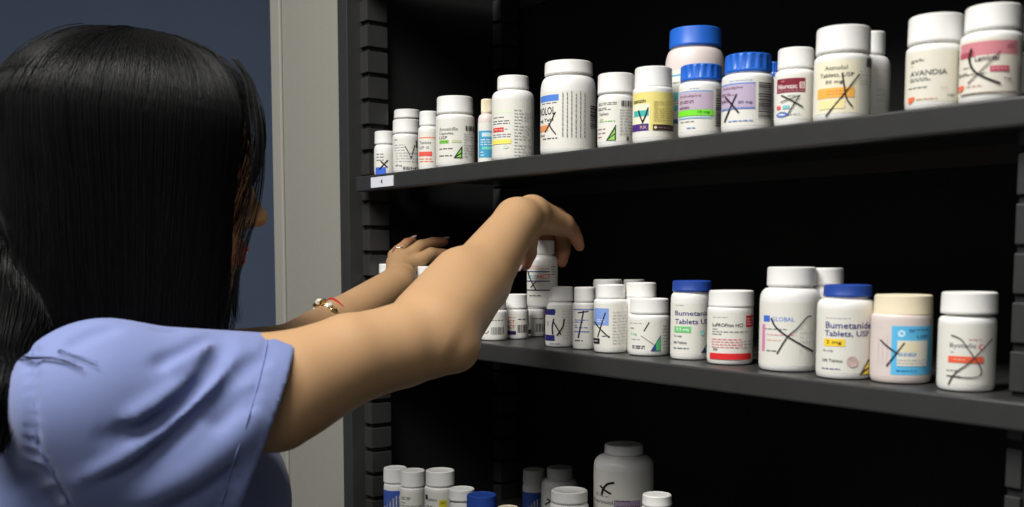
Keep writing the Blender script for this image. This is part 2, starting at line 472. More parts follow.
U('u8', 616, 18, 99, (616, 18.2, 72.5, 93), 'white wide capped bottle with green lettering, just left of the yellow label bottle',
  [FI(599, 102.4, 617, 105.6, 2, GREY), FI(599, 107.4, 612, 110.6, 2, GREY), T('Tablets', 600, 609, 114, 3, GREY, 0.01, 0.2), FI(600.5, 118.4, 615, 122.6, 2, (110, 185, 60)), FI(599, 127, 606, 139, 3, (160, 110, 110)), P([(606.5, 141), (616, 125), (616, 141)], (45, 75, 40)), P([(610, 138), (615, 130), (615, 133.5)], (150, 210, 90)), P([(608.5, 140.4), (614.8, 135.5), (614.8, 140.4)], (150, 210, 90)),
   BV(621, 101, 632.5, 107), FI(619.5, 109, 632, 136, 9), BV(626, 137, 629, 141)])
U('u9', 653, 19.8, 89.5, (653.3, 18.4, 66, 87.5), 'white bottle with a yellow label, teal patch and purple band',
  [R(633.3, 92.5, 672.8, 131, (232, 218, 130)), R(633.3, 104, 650, 131, (238, 234, 205)), T('avastatin', 634.5, 646, 101, 4, DK, 0.02, 0.15), R(635, 110.5, 649, 116.5, (70, 180, 175)), R(633.3, 124, 649, 131, (75, 45, 125)), T('RX', 641, 647, 127.5, 3, (215, 170, 150)), R(653, 125, 672.6, 131, (62, 45, 42)), O(655.5, 128, 1.4, (225, 215, 190)), FI(658, 127, 670, 129.5, 1, (130, 110, 100)), FI(653.5, 101, 671, 122, 9, (205, 190, 120)), S([(639.5, 110), (641, 116), (643.5, 123)], w=1.2), S([(648.5, 108), (646, 116), (643, 123)], w=1.2)])
U('u10', 694.5, 29, 67, (695.5, 25.4, 25.5, 45), 'largest pinkish bottle with a bright blue cap, towering behind the green striped bottle',
  [R(667, 74, 722, 75.6, (90, 170, 215)), R(672, 92, 681, 99.5, (110, 200, 205)), FI(673.5, 99.5, 680, 104.5, 2, (70, 110, 120)), R(672, 105, 681, 110.5, (110, 200, 205)), R(672, 119, 680, 123.5, (80, 110, 165)), FI(668, 80, 680, 88, 2)], e=0.085, capm=M_BLUEC, bodym=M_PINKW)
U('u11', 700.2, 21, 85.5, (701.5, 20.2, 63.5, 80), 'blue ribbed cap bottle with a bright green stripe across its lilac label',
  [FI(690, 88, 710, 90, 1, (130, 160, 210)), R(680, 91, 712, 92.2, (120, 150, 215)), R(680, 92.8, 712.5, 110, (190, 172, 190)), T('Amlodipine', 681, 701, 96.5, 3.4, (110, 60, 75)), FI(681, 100.3, 694, 103.7, 2, (110, 60, 75)), T('tablets', 681, 690, 107.3, 3.2, (110, 60, 75)), R(680, 110.2, 713, 116, (120, 225, 50)), T('10 mg', 698, 709, 113, 3.2, (40, 70, 40)), R(680.5, 117.5, 712, 118.6, (140, 195, 225)), FI(682, 120.5, 706, 122.5, 1), FI(688, 127, 709, 129.2, 1, (100, 140, 215)), BH(714.5, 89, 720.9, 127)], capm=M_BLUEC, ridge=2)
U('u12', 747.5, 25, 76.5, (748, 22.8, 52.5, 71.5), 'blue ribbed cap bottle with a pen X across its lilac label',
  [FI(730, 80, 752, 81.8, 1, (130, 160, 210)), R(723, 83, 755, 84.4, (110, 135, 215)), R(722.8, 84.8, 755, 107.5, (188, 172, 196)), T('Amlodipine', 724.5, 743, 88, 3.6, (110, 60, 75)), FI(723.5, 92.3, 735, 95.7, 2, (110, 60, 75)), T('tablets', 723.2, 730, 100, 3.4, (110, 60, 75)), T('50 mg', 739, 752, 103, 3.4, (60, 60, 110)), R(723, 108, 755, 109.2, (110, 135, 215)), FI(730, 120, 753, 122.2, 1, (110, 145, 215)), BH(757.5, 83, 769.5, 119, (60, 55, 58)),
   S([(727, 96), (733, 104), (739.5, 113)], w=1.6), S([(737.5, 94), (731.5, 108), (726.5, 121)], w=1.3)], capm=M_BLUEC, ridge=2)
U('u13', 772.5, 7.6, 82, (772.5, 7.0, 62, 77), 'small blue capped bottle mostly hidden behind the bottle with the maroon band', e=0.08, capm=M_BLUEC, ridge=2)
U('u14', 794.8, 19.4, 73, (796.5, 17.6, 47, 68), 'white bottle with a maroon band and a small blue oval on the label',
  [R(778, 78.5, 804.5, 93, (128, 32, 52)), FI(782, 80.5, 798, 82, 1, (200, 150, 155)), T('Norvasc', 779.5, 797, 86.5, 5, (240, 225, 225), 0.014), R(799, 82.5, 803.7, 89, (225, 200, 200)), T('5', 800, 803, 85.8, 4.4, (128, 32, 52)), FI(779, 90.3, 803, 91.6, 1, (190, 130, 140)), FI(788, 95, 797, 97, 1), R(778.5, 105.5, 782, 109, (225, 90, 90)), R(784, 105.5, 790, 109, (130, 195, 205)), O(783.5, 114.5, 5.2, (70, 110, 200), 2.6), T('Pfizer', 780, 787, 114.5, 2.4, (225, 232, 245)), FI(790, 113, 800, 116, 1),
   S([(782.5, 95), (792, 101), (802.5, 107.8)], w=1.3), S([(799.5, 96), (794, 105), (788.5, 115.5)], w=1.1), S([(782, 102), (799, 96.5)], w=0.9)])
U('u15', 842.3, 27, 57.5, (843, 26, 24.5, 51.5), 'wide white bottle with an orange band and a big pen X over its cream label',
  [R(819, 61, 858, 113, (236, 228, 200)), T('Atenolol', 826, 847, 68, 4.6, DK, 0.012), T('Tablets, USP', 822, 853, 75.5, 5, DK, 0.012), T('50 mg', 827, 843, 82.5, 4.4, DK, 0.012), R(820, 88, 853.5, 98, (245, 178, 80)), FI(828, 90, 845, 96, 2, (210, 130, 60)), R(822, 100, 845, 109, (240, 226, 165)), BV(864, 58, 868.8, 67, (50, 50, 55)), FI(857, 71, 868, 86, 5, (195, 192, 180)),
   S([(842, 74), (844, 86), (846.6, 99.6), (852, 107.5)], w=1.4), S([(857.5, 75), (844, 95), (828, 116)], w=1.3)], lab=(0, 59, (232, 229, 216), 115))
U('u16', 870.5, 18.2, 67, (872, 12.6, 31, 54), 'plain white bottle standing behind the orange banded one, its label turned away', [FI(876, 88, 887, 104, 3, (205, 203, 198))], e=0.075)
U('u17', 935, 27.2, 48, (936, 26.5, 12.5, 41.5), 'white bottle with dark capitals, left of the pink banded one on the upper shelf',
  [T('gsk', 913, 926, 60, 4.6, (70, 70, 40), 0.012), FI(913, 64, 934, 66, 1, (175, 175, 130)), T('AVANDIA', 913, 946, 72.5, 5.4, (60, 58, 62), 0.012), FI(913, 77, 942, 81, 2, GREY), FI(912, 85.5, 931, 88.5, 1, (70, 70, 70)), P([(912, 96), (917.5, 96), (917.5, 99), (914.5, 102), (912, 102)], (235, 110, 70)), FI(919, 97.5, 938, 100.5, 1, (200, 150, 120)), T('100', 947, 953, 96, 2.6, GREY), FI(940, 86, 953, 90, 1, (215, 205, 180)), BH(955, 52, 959.5, 94, (120, 115, 105))], lab=(0, 49, (226, 222, 206), None))
U('u18', 991.5, 29, 36, (993.5, 26.4, 2.5, 28.5), 'white bottle with a pink band and a curved pen stroke, rightmost on the upper shelf',
  [R(964, 41, 1014, 55, (206, 130, 138)), T('60', 1005, 1011, 47, 5, (150, 80, 90)), R(964, 50, 976, 56, (175, 80, 95)), T('Lamictal', 977, 998, 58, 6, DK, 0.014), FI(967, 64, 976, 68, 1, GREY), FI(963.5, 70.7, 988, 74.3, 2, (75, 70, 72)), R(990.5, 66.5, 1007, 72, (200, 85, 105)), FI(992, 68, 1005, 70.5, 1, (235, 180, 190)), P([(963.5, 83), (968, 83), (968, 86.5), (966, 89), (963.5, 89)], (235, 110, 80)), FI(970, 84, 985, 86.5, 1, (190, 150, 140)), T('mg', 1003, 1009, 80, 2.6, GREY), R(966, 92.3, 1014, 93.6, (110, 95, 88)),
   S([(974, 47), (972.5, 58), (977, 70), (987, 78), (1000, 84.5)], (40, 34, 38), 1.9), S([(999, 52), (986, 67), (972, 82)], w=1.0)], lab=(0, 38, (226, 220, 205), None))

# ---- lower shelf
def L(key, cx, hw, ysh, cap, label, items=(), **k): return bottle(key, Z_LO, cx, hw, ysh, cap, label, items, group=GL, **k)
L('l1', 493.8, 13.6, 313, (494.5, 11.6, 297, 309.5), 'small white bottle with barcode, half hidden by the raised forearm',
  [FI(490, 319.5, 503, 322, 1, GREY), BV(491, 327.5, 503.5, 335, (70, 60, 65)), S([(481, 330), (486, 334), (489, 331)], GREY, 0.8)], ybase=341)
L('l2', 517, 11.6, 312.5, (517.3, 11.2, 294, 309), 'small white bottle with red letters and a navy block, just under the held bottle',
  [FI(508, 317, 515, 319, 1, (230, 140, 140)), T('HCT', 507, 515, 322, 3, RED), T('HCT', 507, 515, 327, 3, RED), R(507.5, 331.3, 516, 335, (42, 36, 90)), FI(518, 318, 527, 321, 1, GREY), BV(517.5, 325, 527, 333)], ybase=339.5)
L('l2b', 536, 9.8, 312, (536, 9.6, 295, 309), 'shaded white bottle directly below the one lifted in her fingers',
  [BV(536, 324, 545, 332), R(527.5, 330, 531, 334, (50, 40, 80)), FI(533, 317, 544, 321, 1, GREY)], ybase=337)
L('l3', 559.6, 14.2, 306, (561, 13, 286.5, 302), 'white bottle with two navy shapes on its label, right of the held bottle',
  [R(545.6, 309.5, 555, 315.5, (45, 45, 120)), O(553, 312.2, 2.6, (45, 45, 120), 3), T('T', 546.5, 550.5, 324, 5, (120, 100, 130), 0.0), R(545.8, 335.5, 554.8, 341.3, (45, 45, 120)), FI(562, 310, 572, 340, 10, (205, 203, 200)), FI(550, 343, 560, 345, 1),
   S([(554, 319), (552.5, 327), (553, 335)], (35, 30, 70), 1.3), S([(553.5, 322), (557, 328), (561, 335)], w=1.2), S([(564, 319), (562.5, 327), (557, 336)], w=1.3)], ybase=347.5)
L('l4', 584.3, 11.6, 306, (585.3, 10.8, 287, 302.5), 'slim white bottle with blue lettering crossed by a single pen T stroke',
  [R(573.5, 309.5, 595, 310.6, (90, 110, 190)), FI(575, 319.5, 588, 323.5, 2, (80, 100, 190)), FI(575, 325, 588, 329, 2, (120, 130, 190)), R(574.5, 331.5, 589, 332.5, (110, 130, 200)), FI(575.5, 339.6, 583, 342.4, 1, DK), S([(583.5, 311), (581, 325), (578.5, 338.5)], (30, 30, 60), 1.3), S([(578, 313), (588, 311.5)], (30, 30, 60), 1.0)], ybase=350)
L('l5', 610.8, 17, 302.5, (611.5, 14.4, 284.5, 299), 'white bottle with a pale blue square and a small black square, pen X across',
  [R(594.3, 308.8, 608.8, 326, (132, 160, 220)), FI(597, 319.3, 605, 322.7, 2, (200, 215, 240)), S([(605.5, 313), (602, 324), (598, 338)], w=1.2), S([(594.6, 322.5), (601, 330), (609.5, 338)], w=1.3), FI(602, 335, 610, 338, 1, GREY), R(594.3, 339, 600, 344.5, (35, 35, 40)), FI(594.8, 340.5, 599.5, 343, 1, (200, 200, 200)), FI(612.5, 311, 626, 345, 11, (195, 193, 190))], ybase=353.5)
L('l6', 607.5, 15.5, 292, (607.5, 14.6, 279.3, 291), 'white cap peeking up behind the pale blue square bottle', e=0.085)
L('l7b', 634, 11.5, 292, (634, 10.8, 279.5, 291), 'white cap peeking out behind the taller wide cap at the middle of the lower shelf', e=0.115)
L('l7', 641, 15, 300, (640.8, 15.2, 282.5, 298), 'white wide capped bottle behind the short bottle with green and blue triangle', e=0.062)
L('l8', 648.8, 20.8, 318.5, (649.5, 19.6, 298, 314.5), 'short wide white bottle with a green and blue triangle at its label corner',
  [FI(630, 323, 642, 325, 1), FI(631, 327.7, 659, 330.3, 1, (80, 85, 110)), T('5 mg', 631.5, 637, 335, 3.2, (90, 185, 130)), FI(632, 339, 640, 341, 1), S([(649, 322.5), (644, 331.5)], w=1.0), S([(641, 336), (647, 340), (654, 345)], (150, 140, 120), 0.7), P([(650.5, 351.3), (660.3, 335.3), (660.3, 351.3)], (45, 70, 130)), P([(655.5, 344.5), (660, 337.5), (660, 350.8), (656, 350.8)], (80, 180, 110)), FI(633, 345.5, 645, 349.5, 2, (60, 70, 90)), FI(662, 325, 668.5, 350, 8)], ybase=356.5)
L('l9', 690.5, 19.8, 302, (693.5, 19.5, 280.5, 292.5), 'blue capped white bottle with a green strength box',
  [FI(676, 305, 698, 307, 1), T('Bumetanide', 675.5, 709.2, 313.7, 5, (58, 60, 120), 0.014), T('Tablets USP', 675.5, 709, 322, 5, (58, 60, 120), 0.014), R(675, 327, 691, 333.2, (110, 200, 120)), T('0.5 mg', 677, 689, 330.1, 3.6, (235, 245, 235), 0.012), T('Rx only', 675, 682, 336.8, 2.6, GREY), T('100 Tablets', 674.5, 687, 343, 2.6, GREY), FI(674.5, 347.4, 689, 350, 1, (90, 100, 140)), O(701.5, 333, 2.2, (160, 225, 215)), P([(700.5, 353.3), (708.5, 341), (708.5, 353.3)], (40, 60, 105)), P([(704.5, 348), (708.3, 342.5), (708.3, 350), (705, 351.5)], (90, 180, 110))], ybase=360.5, capm=M_NAVYC)
L('l10', 730, 22.6, 311, (732, 22.4, 290, 308), 'white bottle with a solid red band round the foot of its label',
  [FI(713, 317, 728, 319, 1), R(745, 316, 751.6, 327.6, (215, 55, 60)), FI(746, 318, 751, 326, 3, (245, 200, 200)), T('buPROPion HCl', 713, 742, 325.6, 3.6, (60, 58, 66), 0.012), FI(713, 328.5, 748, 336, 3, (140, 138, 140)), FI(712.5, 338.5, 744, 349, 4, (226, 140, 145)), T('30', 714, 718, 350, 2.6, DK), R(711, 353.8, 750, 360, (222, 45, 48)), FI(743, 340, 751, 350, 3)], ybase=365.5)
L('l11', 789.6, 29.7, 301, (791.8, 24, 267, 287), 'large white bottle with a large loose pen X and small blue capitals',
  [R(764.5, 316.5, 770.5, 323, (65, 110, 205)), T('GLOBAL', 772.5, 794, 319.8, 4.4, (110, 140, 215), 0.012), FI(766, 329, 788, 331, 1, GREY), R(763.5, 325.5, 766, 352.5, (222, 130, 180)), FI(768, 334, 795, 337, 1, (235, 160, 170)), FI(768, 339, 798, 342.5, 1, (240, 195, 170)), FI(768, 350.5, 780, 353, 1, GREY), FI(799, 326, 813, 352, 6, (212, 214, 216)),
   S([(772, 319), (776, 327), (785, 335), (799, 344), (812, 352)], (50, 45, 48), 1.7), S([(809.5, 316.5), (805, 318), (797, 328), (787, 338), (778, 354.5)], (60, 55, 58), 1.2)], ybase=372.5)
L('l12', 827, 18.5, 295, (828.5, 14.8, 268, 286), 'white ribbed cap bottle behind, between the large crossed bottle and the yellow box one', e=0.075)
L('l13', 845, 27.7, 308, (849, 23.6, 284.5, 298), 'blue capped white bottle with a yellow strength box and tan dot',
  [FI(826.5, 318, 850, 320.3, 1), T('Bumetanide', 826.5, 868.5, 326, 6.8, (52, 52, 125), 0.014), T('Tablets, USP', 826, 867, 334.6, 6.8, (52, 52, 125), 0.014), R(825.3, 339.6, 845, 347, (250, 212, 50)), T('2 mg', 827.5, 842, 343.4, 4.8, (50, 45, 40), 0.014), T('Rx only', 825, 834, 351.7, 2.6, GREY), T('100 Tablets', 824.5, 843, 361.2, 3, GREY), FI(824, 368.2, 841, 371, 1, (90, 90, 140)), O(852, 362, 5.3, (205, 180, 172)), P([(859, 375.3), (867.7, 358.8), (867.7, 375.3)], (48, 44, 50)), P([(862.5, 370.5), (867.3, 362), (867.3, 367.5)], (250, 215, 60)), P([(861, 374.6), (867, 369.5), (867, 374.6)], (250, 215, 60))], ybase=380, capm=M_NAVYC)
L('l14', 901, 29.3, 318.5, (904, 28.2, 294, 317), 'cream capped bottle with a bright blue framed label and pen X',
  [FI(874.5, 323, 886, 331, 2, (215, 200, 198)), FV(878, 336, 890, 366, 3, (205, 192, 195)), R(892, 326.5, 928.4, 375.3, (95, 190, 235)), O(901, 334, 3.4, (215, 240, 250)), FI(908, 329.3, 925.5, 332.7, 2, (50, 95, 140)), T('USP', 915, 925, 337, 3, (50, 95, 140)), R(897.5, 341, 924.5, 366.5, (232, 228, 214)), R(899, 343, 917, 352, (238, 226, 190)), FI(899, 353.2, 915, 356.8, 2, (40, 130, 195)), FI(898, 359, 924, 365, 2, (190, 190, 190)), FI(897, 369, 925, 373, 1, (45, 110, 160)),
   S([(882, 341), (889, 347.5), (898.5, 354.5)], w=1.4), S([(904, 343), (896, 355), (888, 367)], (50, 50, 65), 1.2)], ybase=384.5, capm=M_CREAM, bodym=M_PINKW, lab=(0, 321, (220, 206, 200), 379))
L('l15', 966.3, 27.2, 323, (969.8, 26.8, 291.5, 315.5), 'square shouldered white bottle with an orange strip and a looping pen X',
  [T('Bystolic', 951, 975, 347, 6, (90, 88, 95), 0.012), O(979.5, 347.5, 2.6, (225, 120, 110), 3), O(980, 347.5, 1.4, (230, 228, 220), 1.6), FI(968, 339, 983, 341, 1, (205, 150, 140)), FI(952, 352, 972, 354, 1), R(950, 357, 981.6, 363.5, (238, 100, 66)), FI(955, 359, 977, 361.5, 1, (245, 190, 170)), FI(949, 370, 961, 373, 1, GREY), FI(949, 375, 966, 379, 1, GREY),
   S([(952, 336), (961, 340), (968, 350), (976, 362), (980, 371), (977, 377), (964, 378), (950, 377)], (80, 72, 74), 1.1), S([(988.5, 339.5), (971, 361), (957, 374), (951, 386)], (70, 62, 66), 1.2)], ybase=392.5, neck=21.5)
L('ll1', 388, 9.6, 278, (388.5, 8.8, 264, 274), 'white capped bottle on the lower shelf at the far left, behind the left hand', Y=1.475)
L('ll2', 426.5, 10, 281, (427, 9.2, 266.5, 278), 'white capped bottle under the fingers of her left hand', Y=1.395)

# ---- bottom shelf
def B(key, cx, hw, ysh, cap, label, items=(), **k): return bottle(key, Z_BOT, cx, hw, ysh, cap, label, items, group=GB, **k)
WAVE = (60, 90, 175)
B('b1', 396, 12.2, 490, (395, 12, 465.5, 484), 'leftmost bottle on the bottom shelf, navy band under its white cap', [R(383, 491, 408, 508, WAVE), P([(384, 508), (396, 496), (409, 494), (409, 508)], (215, 215, 208)), FI(386, 499, 405, 520, 8, (110, 115, 120))], e=0.032)
B('b2', 413, 13, 491, (413.5, 12.8, 468, 488), 'second bottle from the left on the bottom shelf, white with dark green print', [FI(402, 497.3, 421, 500.7, 2, (70, 100, 80)), FI(402, 502, 424, 522, 7, (110, 130, 118))], e=0.036)
B('b3', 440, 15.5, 491, (441.5, 14.8, 467.5, 487.5), 'bottle with a yellow sticker on the bottom shelf, white cap and thick rim', [R(425.5, 496, 428, 501, DK), T('Tablets', 427, 437, 500, 3, GREY), R(439, 500, 447, 509, (225, 215, 60)), T('500', 440.5, 445.5, 503, 3, (90, 90, 30)), FI(427, 505, 437, 520, 4, GREY)], e=0.03)
B('b4', 462, 12.6, 509, (461, 13.4, 486, 502), 'lower white cap between the yellow sticker bottle and a blue cap on the bottom shelf', e=0.022)
B('b5', 482, 16, 518, (481.5, 15.4, 491.5, 511), 'royal blue capped bottle at the front of the bottom shelf', e=0.024, capm=M_NAVYC)
B('b6', 508, 11.5, 525, (508, 11, 505, 520), 'cream cap just showing between the blue cap and the rear pair on the bottom shelf', e=0.022, capm=M_CREAM)
B('b7', 534, 11.6, 490, (534.3, 11.4, 467.5, 485), 'blue labelled white bottle in shade at the back of the bottom shelf', [R(522, 493, 546, 512, WAVE), P([(523, 512), (536, 500), (546, 497), (546, 512)], (215, 222, 208)), P([(540, 512), (544, 498), (546, 498), (546, 512)], (120, 175, 70)), FI(527, 503, 541, 520, 4, GREY)], e=0.235)
B('b8', 559.5, 18.5, 488, (560.5, 13.4, 465, 480), 'round shouldered white bottle in shade behind a brighter white cap on the bottom shelf', [S([(545, 506), (550, 502), (547, 500)], w=1.5)], e=0.215)
B('b9', 569, 20, 512, (569.3, 18.7, 486.5, 505), 'bright white cap at the front of the bottom shelf, centre', e=0.07)
B('b10', 623.5, 30.2, 470, (623.8, 19.8, 441, 456.5), 'big shaded jar sized bottle with a bold pen cross on the bottom shelf',
  [T('Propranolol', 594.5, 613, 504, 5, DK, 0.014), FI(596, 495, 610, 499, 2, (150, 145, 140)), R(614, 500.5, 640, 515, (170, 150, 175)), FI(616, 500, 630, 502, 1, DK), FI(616, 505, 638, 514, 3, GREY), S([(614.5, 483), (608, 485), (604, 490), (602, 497)], (25, 22, 22), 2.2), S([(600.5, 488), (606, 492), (611.5, 494.5)], (25, 22, 22), 2.0)], e=0.13)
B('b11', 656.5, 16, 514, (656.8, 15, 491.5, 508), 'white cap beside the big jar sized bottle, rightmost on the bottom shelf', e=0.06)

# ---- the bottle held in the right hand
HB = bottle('held', Z_LO, 542.3, 15.2, 263, (544.3, 11.4, 240.5, 254.5), 'small white bottle lifted by its cap in her right hand, red letters on the label',
  [FI(530, 266, 549, 270, 2, (235, 150, 150)), R(527.2, 271.5, 549.5, 272.6, (70, 75, 130)), FI(528.5, 275.3, 537, 279.7, 2, (110, 190, 205)), T('HCT', 537.5, 550.5, 277, 4.6, (232, 80, 60), 0.014), R(527.2, 281, 549.5, 282.1, (60, 70, 130)), R(527.2, 290, 549.5, 291, (50, 50, 60)), S([(528.5, 272), (531, 280), (536, 290)], w=1.1), S([(536, 282), (531, 288)], w=1.0), FI(530, 295, 541, 297, 1, GREY), FI(551, 266, 555, 276, 4, (130, 125, 140))],
  Y=1.19, zbase='px', ybase=308, group=None)
for a in ALL: print('BOTTLE', a)
#PERSON
# ------------------------------------------------------------------ signed-distance modelling (woman, hair, scrubs)
def nrm(v): v = np.asarray(v, float); return v / np.linalg.norm(v)
class Field:
    def __init__(self): self.p = []
    def cone(self, a, b, ra, rb, k=0.01, sub=False): self.p.append(('c', np.asarray(a, float), np.asarray(b, float), ra, rb, k, sub)); return self
    def ell(self, c, r, M=None, k=0.01, sub=False): self.p.append(('e', np.asarray(c, float), np.asarray(r, float), np.eye(3) if M is None else np.asarray(M, float), k, sub)); return self
    def half(self, c, n, k=0.002): self.p.append(('h', np.asarray(c, float), nrm(n), k, True)); return self   # removes the side n points to
    def one(self, p, X):
        if p[0] == 'c':
            _, a, b, ra, rb = p[:5]
            ab = b - a; L2 = ab @ ab + 1e-12
            t = np.clip(((X - a) @ ab) / L2, 0, 1)
            return np.sqrt(((X - a - t[..., None] * ab) ** 2).sum(-1)) - (ra + (rb - ra) * t)
        if p[0] == 'e':
            _, c, r, M = p[:4]
            q = (X - c) @ M.T
            k0 = np.sqrt(((q / r) ** 2).sum(-1)); k1 = np.sqrt(((q / r ** 2) ** 2).sum(-1)) + 1e-9
            return k0 * (k0 - 1) / k1
        if p[0] == 'h':
            return -((X - p[1]) @ p[2])
    def ev(self, X, near=None):
        d = np.full(X.shape[:-1], 1.0)
        for p in (self.p if near is None else near):
            k, sub = p[-2], p[-1]
            v = self.one(p, X)
            if sub:
                h = np.maximum(k - np.abs(d + v), 0) / k
                d = np.maximum(d, -v) + h * h * k * 0.25
            else:
                h = np.maximum(k - np.abs(d - v), 0) / k
                d = np.minimum(d, v) - h * h * k * 0.25
        return d

def mesh_sdf(fun, lo, hi, h, prims=None):
    """surface nets over a block-sparse grid"""
    lo = np.asarray(lo, float); hi = np.asarray(hi, float); B = 16
    nb = np.ceil((hi - lo) / (h * B)).astype(int); n = nb * B
    V = np.full(n, 1.0, np.float32)
    R_ = h * B * 0.5 * math.sqrt(3)
    bi = np.stack(np.meshgrid(*[np.arange(q) for q in nb], indexing='ij'), -1).reshape(-1, 3)
    cen = lo + (bi + 0.5) * B * h
    dc = fun(cen)
    V4 = V.reshape(nb[0], B, nb[1], B, nb[2], B)
    act = np.abs(dc) < R_ * 1.25 + 0.02
    for i in np.nonzero(~act)[0]:
        if dc[i] < 0: a, b, c = bi[i]; V4[a, :, b, :, c, :] = -1.0
    g = np.stack(np.meshgrid(*[np.arange(B)] * 3, indexing='ij'), -1)
    for i in np.nonzero(act)[0]:
        a, b, c = bi[i]
        X = lo + (g + bi[i] * B) * h
        V4[a, :, b, :, c, :] = fun(X).astype(np.float32)
    S_ = V < 0
    cs = sum(S_[x:n[0] - 1 + x, y:n[1] - 1 + y, z:n[2] - 1 + z].astype(np.int8) for x in (0, 1) for y in (0, 1) for z in (0, 1))
    cells = np.argwhere((cs > 0) & (cs < 8))
    ids = np.full(n - 1, -1, np.int64); ids[tuple(cells.T)] = np.arange(len(cells))
    acc = np.zeros((len(cells), 3)); cnt = np.zeros(len(cells))
    cor = [(x, y, z) for x in (0, 1) for y in (0, 1) for z in (0, 1)]
    val = {c: V[tuple((cells + c).T)] for c in cor}
    for c in cor:
        for ax in range(3):
            if c[ax] == 0:
                c2 = list(c); c2[ax] = 1; c2 = tuple(c2)
                a, b = val[c], val[c2]; m = (a < 0) != (b < 0)
                t = np.where(m, a / np.where(m, a - b, 1), 0)
                pos = np.tile(np.array(c, float), (len(cells), 1)); pos[:, ax] = t
                acc[m] += pos[m]; cnt[m] += 1
    verts = lo + (cells + acc / cnt[:, None]) * h
    faces = []
    for ax in range(3):
        o1, o2 = [(1, 2), (2, 0), (0, 1)][ax]
        sl = [slice(None)] * 3; sl2 = [slice(None)] * 3
        sl[ax] = slice(0, n[ax] - 1); sl2[ax] = slice(1, n[ax])
        A = S_[tuple(sl)]; Bm = S_[tuple(sl2)]
        e = np.argwhere(A != Bm)
        ok = (e[:, o1] > 0) & (e[:, o2] > 0) & (e[:, o1] < n[o1] - 1) & (e[:, o2] < n[o2] - 1)
        e = e[ok]; flip = A[tuple(e.T)]
        def idx(d1, d2):
            q = e.copy(); q[:, o1] -= d1; q[:, o2] -= d2; return ids[tuple(q.T)]
        q = np.stack([idx(1, 1), idx(0, 1), idx(0, 0), idx(1, 0)], 1)
        q[~flip] = q[~flip][:, ::-1]
        faces.append(q[(q >= 0).all(1)])
    return verts, np.concatenate(faces)

def mk_mesh(name, verts, faces, m, parent, loc):
    me = bpy.data.meshes.new(name)
    v = verts - np.asarray(loc)
    me.vertices.add(len(v)); me.vertices.foreach_set('co', v.astype(np.float32).ravel())
    nf = len(faces); k = faces.shape[1]
    me.loops.add(nf * k); me.loops.foreach_set('vertex_index', faces.astype(np.int32).ravel())
    me.polygons.add(nf); me.polygons.foreach_set('loop_start', np.arange(0, nf * k, k, dtype=np.int32))
    me.polygons.foreach_set('use_smooth', np.ones(nf, bool))
    me.update(calc_edges=True); me.validate()
    return link(name, me, m, parent)

# ---- frames
NK = at(78, 318, 0.97)                                  # base of the neck
TF = nrm([0.87, 0.50, 0]); TL = np.array([-TF[1], TF[0], 0]); UZ = np.array([0, 0, 1.0])
PERSON = empty('person', (NK[0], NK[1], 0.0), 'woman with long black hair in blue scrubs reaching into the shelves for a bottle', 'person')
PLOC = np.array([NK[0], NK[1], 0.0])
yaw, pit = math.radians(10), math.radians(7)
HF = np.array([math.cos(yaw) * math.cos(pit), math.sin(yaw) * math.cos(pit), -math.sin(pit)])
HL = np.array([-math.sin(yaw), math.cos(yaw), 0]); HU = np.cross(HF, HL)
HC = at(137, 167, 0.985)
HM = np.stack([HF, HL, HU])
def hd(f, l, u): return HC + HF * f + HL * l + HU * u
SR = at(112, 402, 0.83); SLL = at(50, 390, 1.11)
ER = at(437, 331, 0.965); WR = at(517, 221, 1.10)
EL = at(288, 362, 1.17); WL = at(398, 284, 1.36)

# ---- body
bd = Field()
TM = np.stack([TF, TL, UZ])
def tq(f, l, z): return NK + TF * f + TL * l + UZ * z
bd.ell(tq(-0.005, 0, -0.16), (0.095, 0.145, 0.17), TM, 0.03)
bd.ell(tq(0.03, 0, -0.20), (0.09, 0.13, 0.11), TM, 0.03)
bd.ell(tq(0.0, 0, -0.40), (0.095, 0.135, 0.20), TM, 0.05)
bd.ell(tq(-0.01, 0, -0.56), (0.11, 0.165, 0.14), TM, 0.05)
bd.cone(tq(0, -0.03, -0.05), SR, 0.05, 0.045, 0.03); bd.cone(tq(0, 0.03, -0.05), SLL, 0.05, 0.045, 0.03)
bd.cone(tq(-0.01, 0, -0.06), hd(0.005, 0, -0.05), 0.056, 0.052, 0.03)
# head
bd.ell(hd(-0.002, 0, 0.032), (0.094, 0.074, 0.071), HM, 0.02)
bd.ell(hd(0.032, 0, -0.030), (0.061, 0.060, 0.082), HM, 0.03)
bd.ell(hd(0.048, 0, -0.070), (0.042, 0.042, 0.038), HM, 0.02)
bd.cone(hd(0.076, -0.008, -0.098), hd(0.076, 0.008, -0.098), 0.013, 0.013, 0.02)
for s in (-1, 1):
    bd.cone(hd(0.084, s * 0.010, 0.020), hd(0.074, s * 0.040, 0.018), 0.011, 0.009, 0.012)
    bd.ell(hd(0.064, s * 0.040, -0.030), (0.022, 0.018, 0.016), HM, 0.015)
    bd.ell(hd(0.074, s * 0.031, -0.002), (0.0135, 0.0155, 0.012), HM, 0.005)
    bd.ell(hd(0.0885, s * 0.031, -0.0045), (0.006, 0.0125, 0.0024), HM, 0.003, True)
    bd.ell(hd(-0.005, s * 0.075, -0.012), (0.018, 0.009, 0.030), HM, 0.006)
bd.cone(hd(0.089, 0, 0.004), hd(0.104, 0, -0.027), 0.0062, 0.0080, 0.010)
bd.ell(hd(0.107, 0, -0.031), (0.010, 0.0098, 0.0085), HM, 0.008)
for s in (-1, 1): bd.ell(hd(0.096, s * 0.0125, -0.035), (0.0105, 0.0070, 0.0075), HM, 0.006)
bd.ell(hd(0.082, 0, -0.060), (0.014, 0.026, 0.018), HM, 0.012)
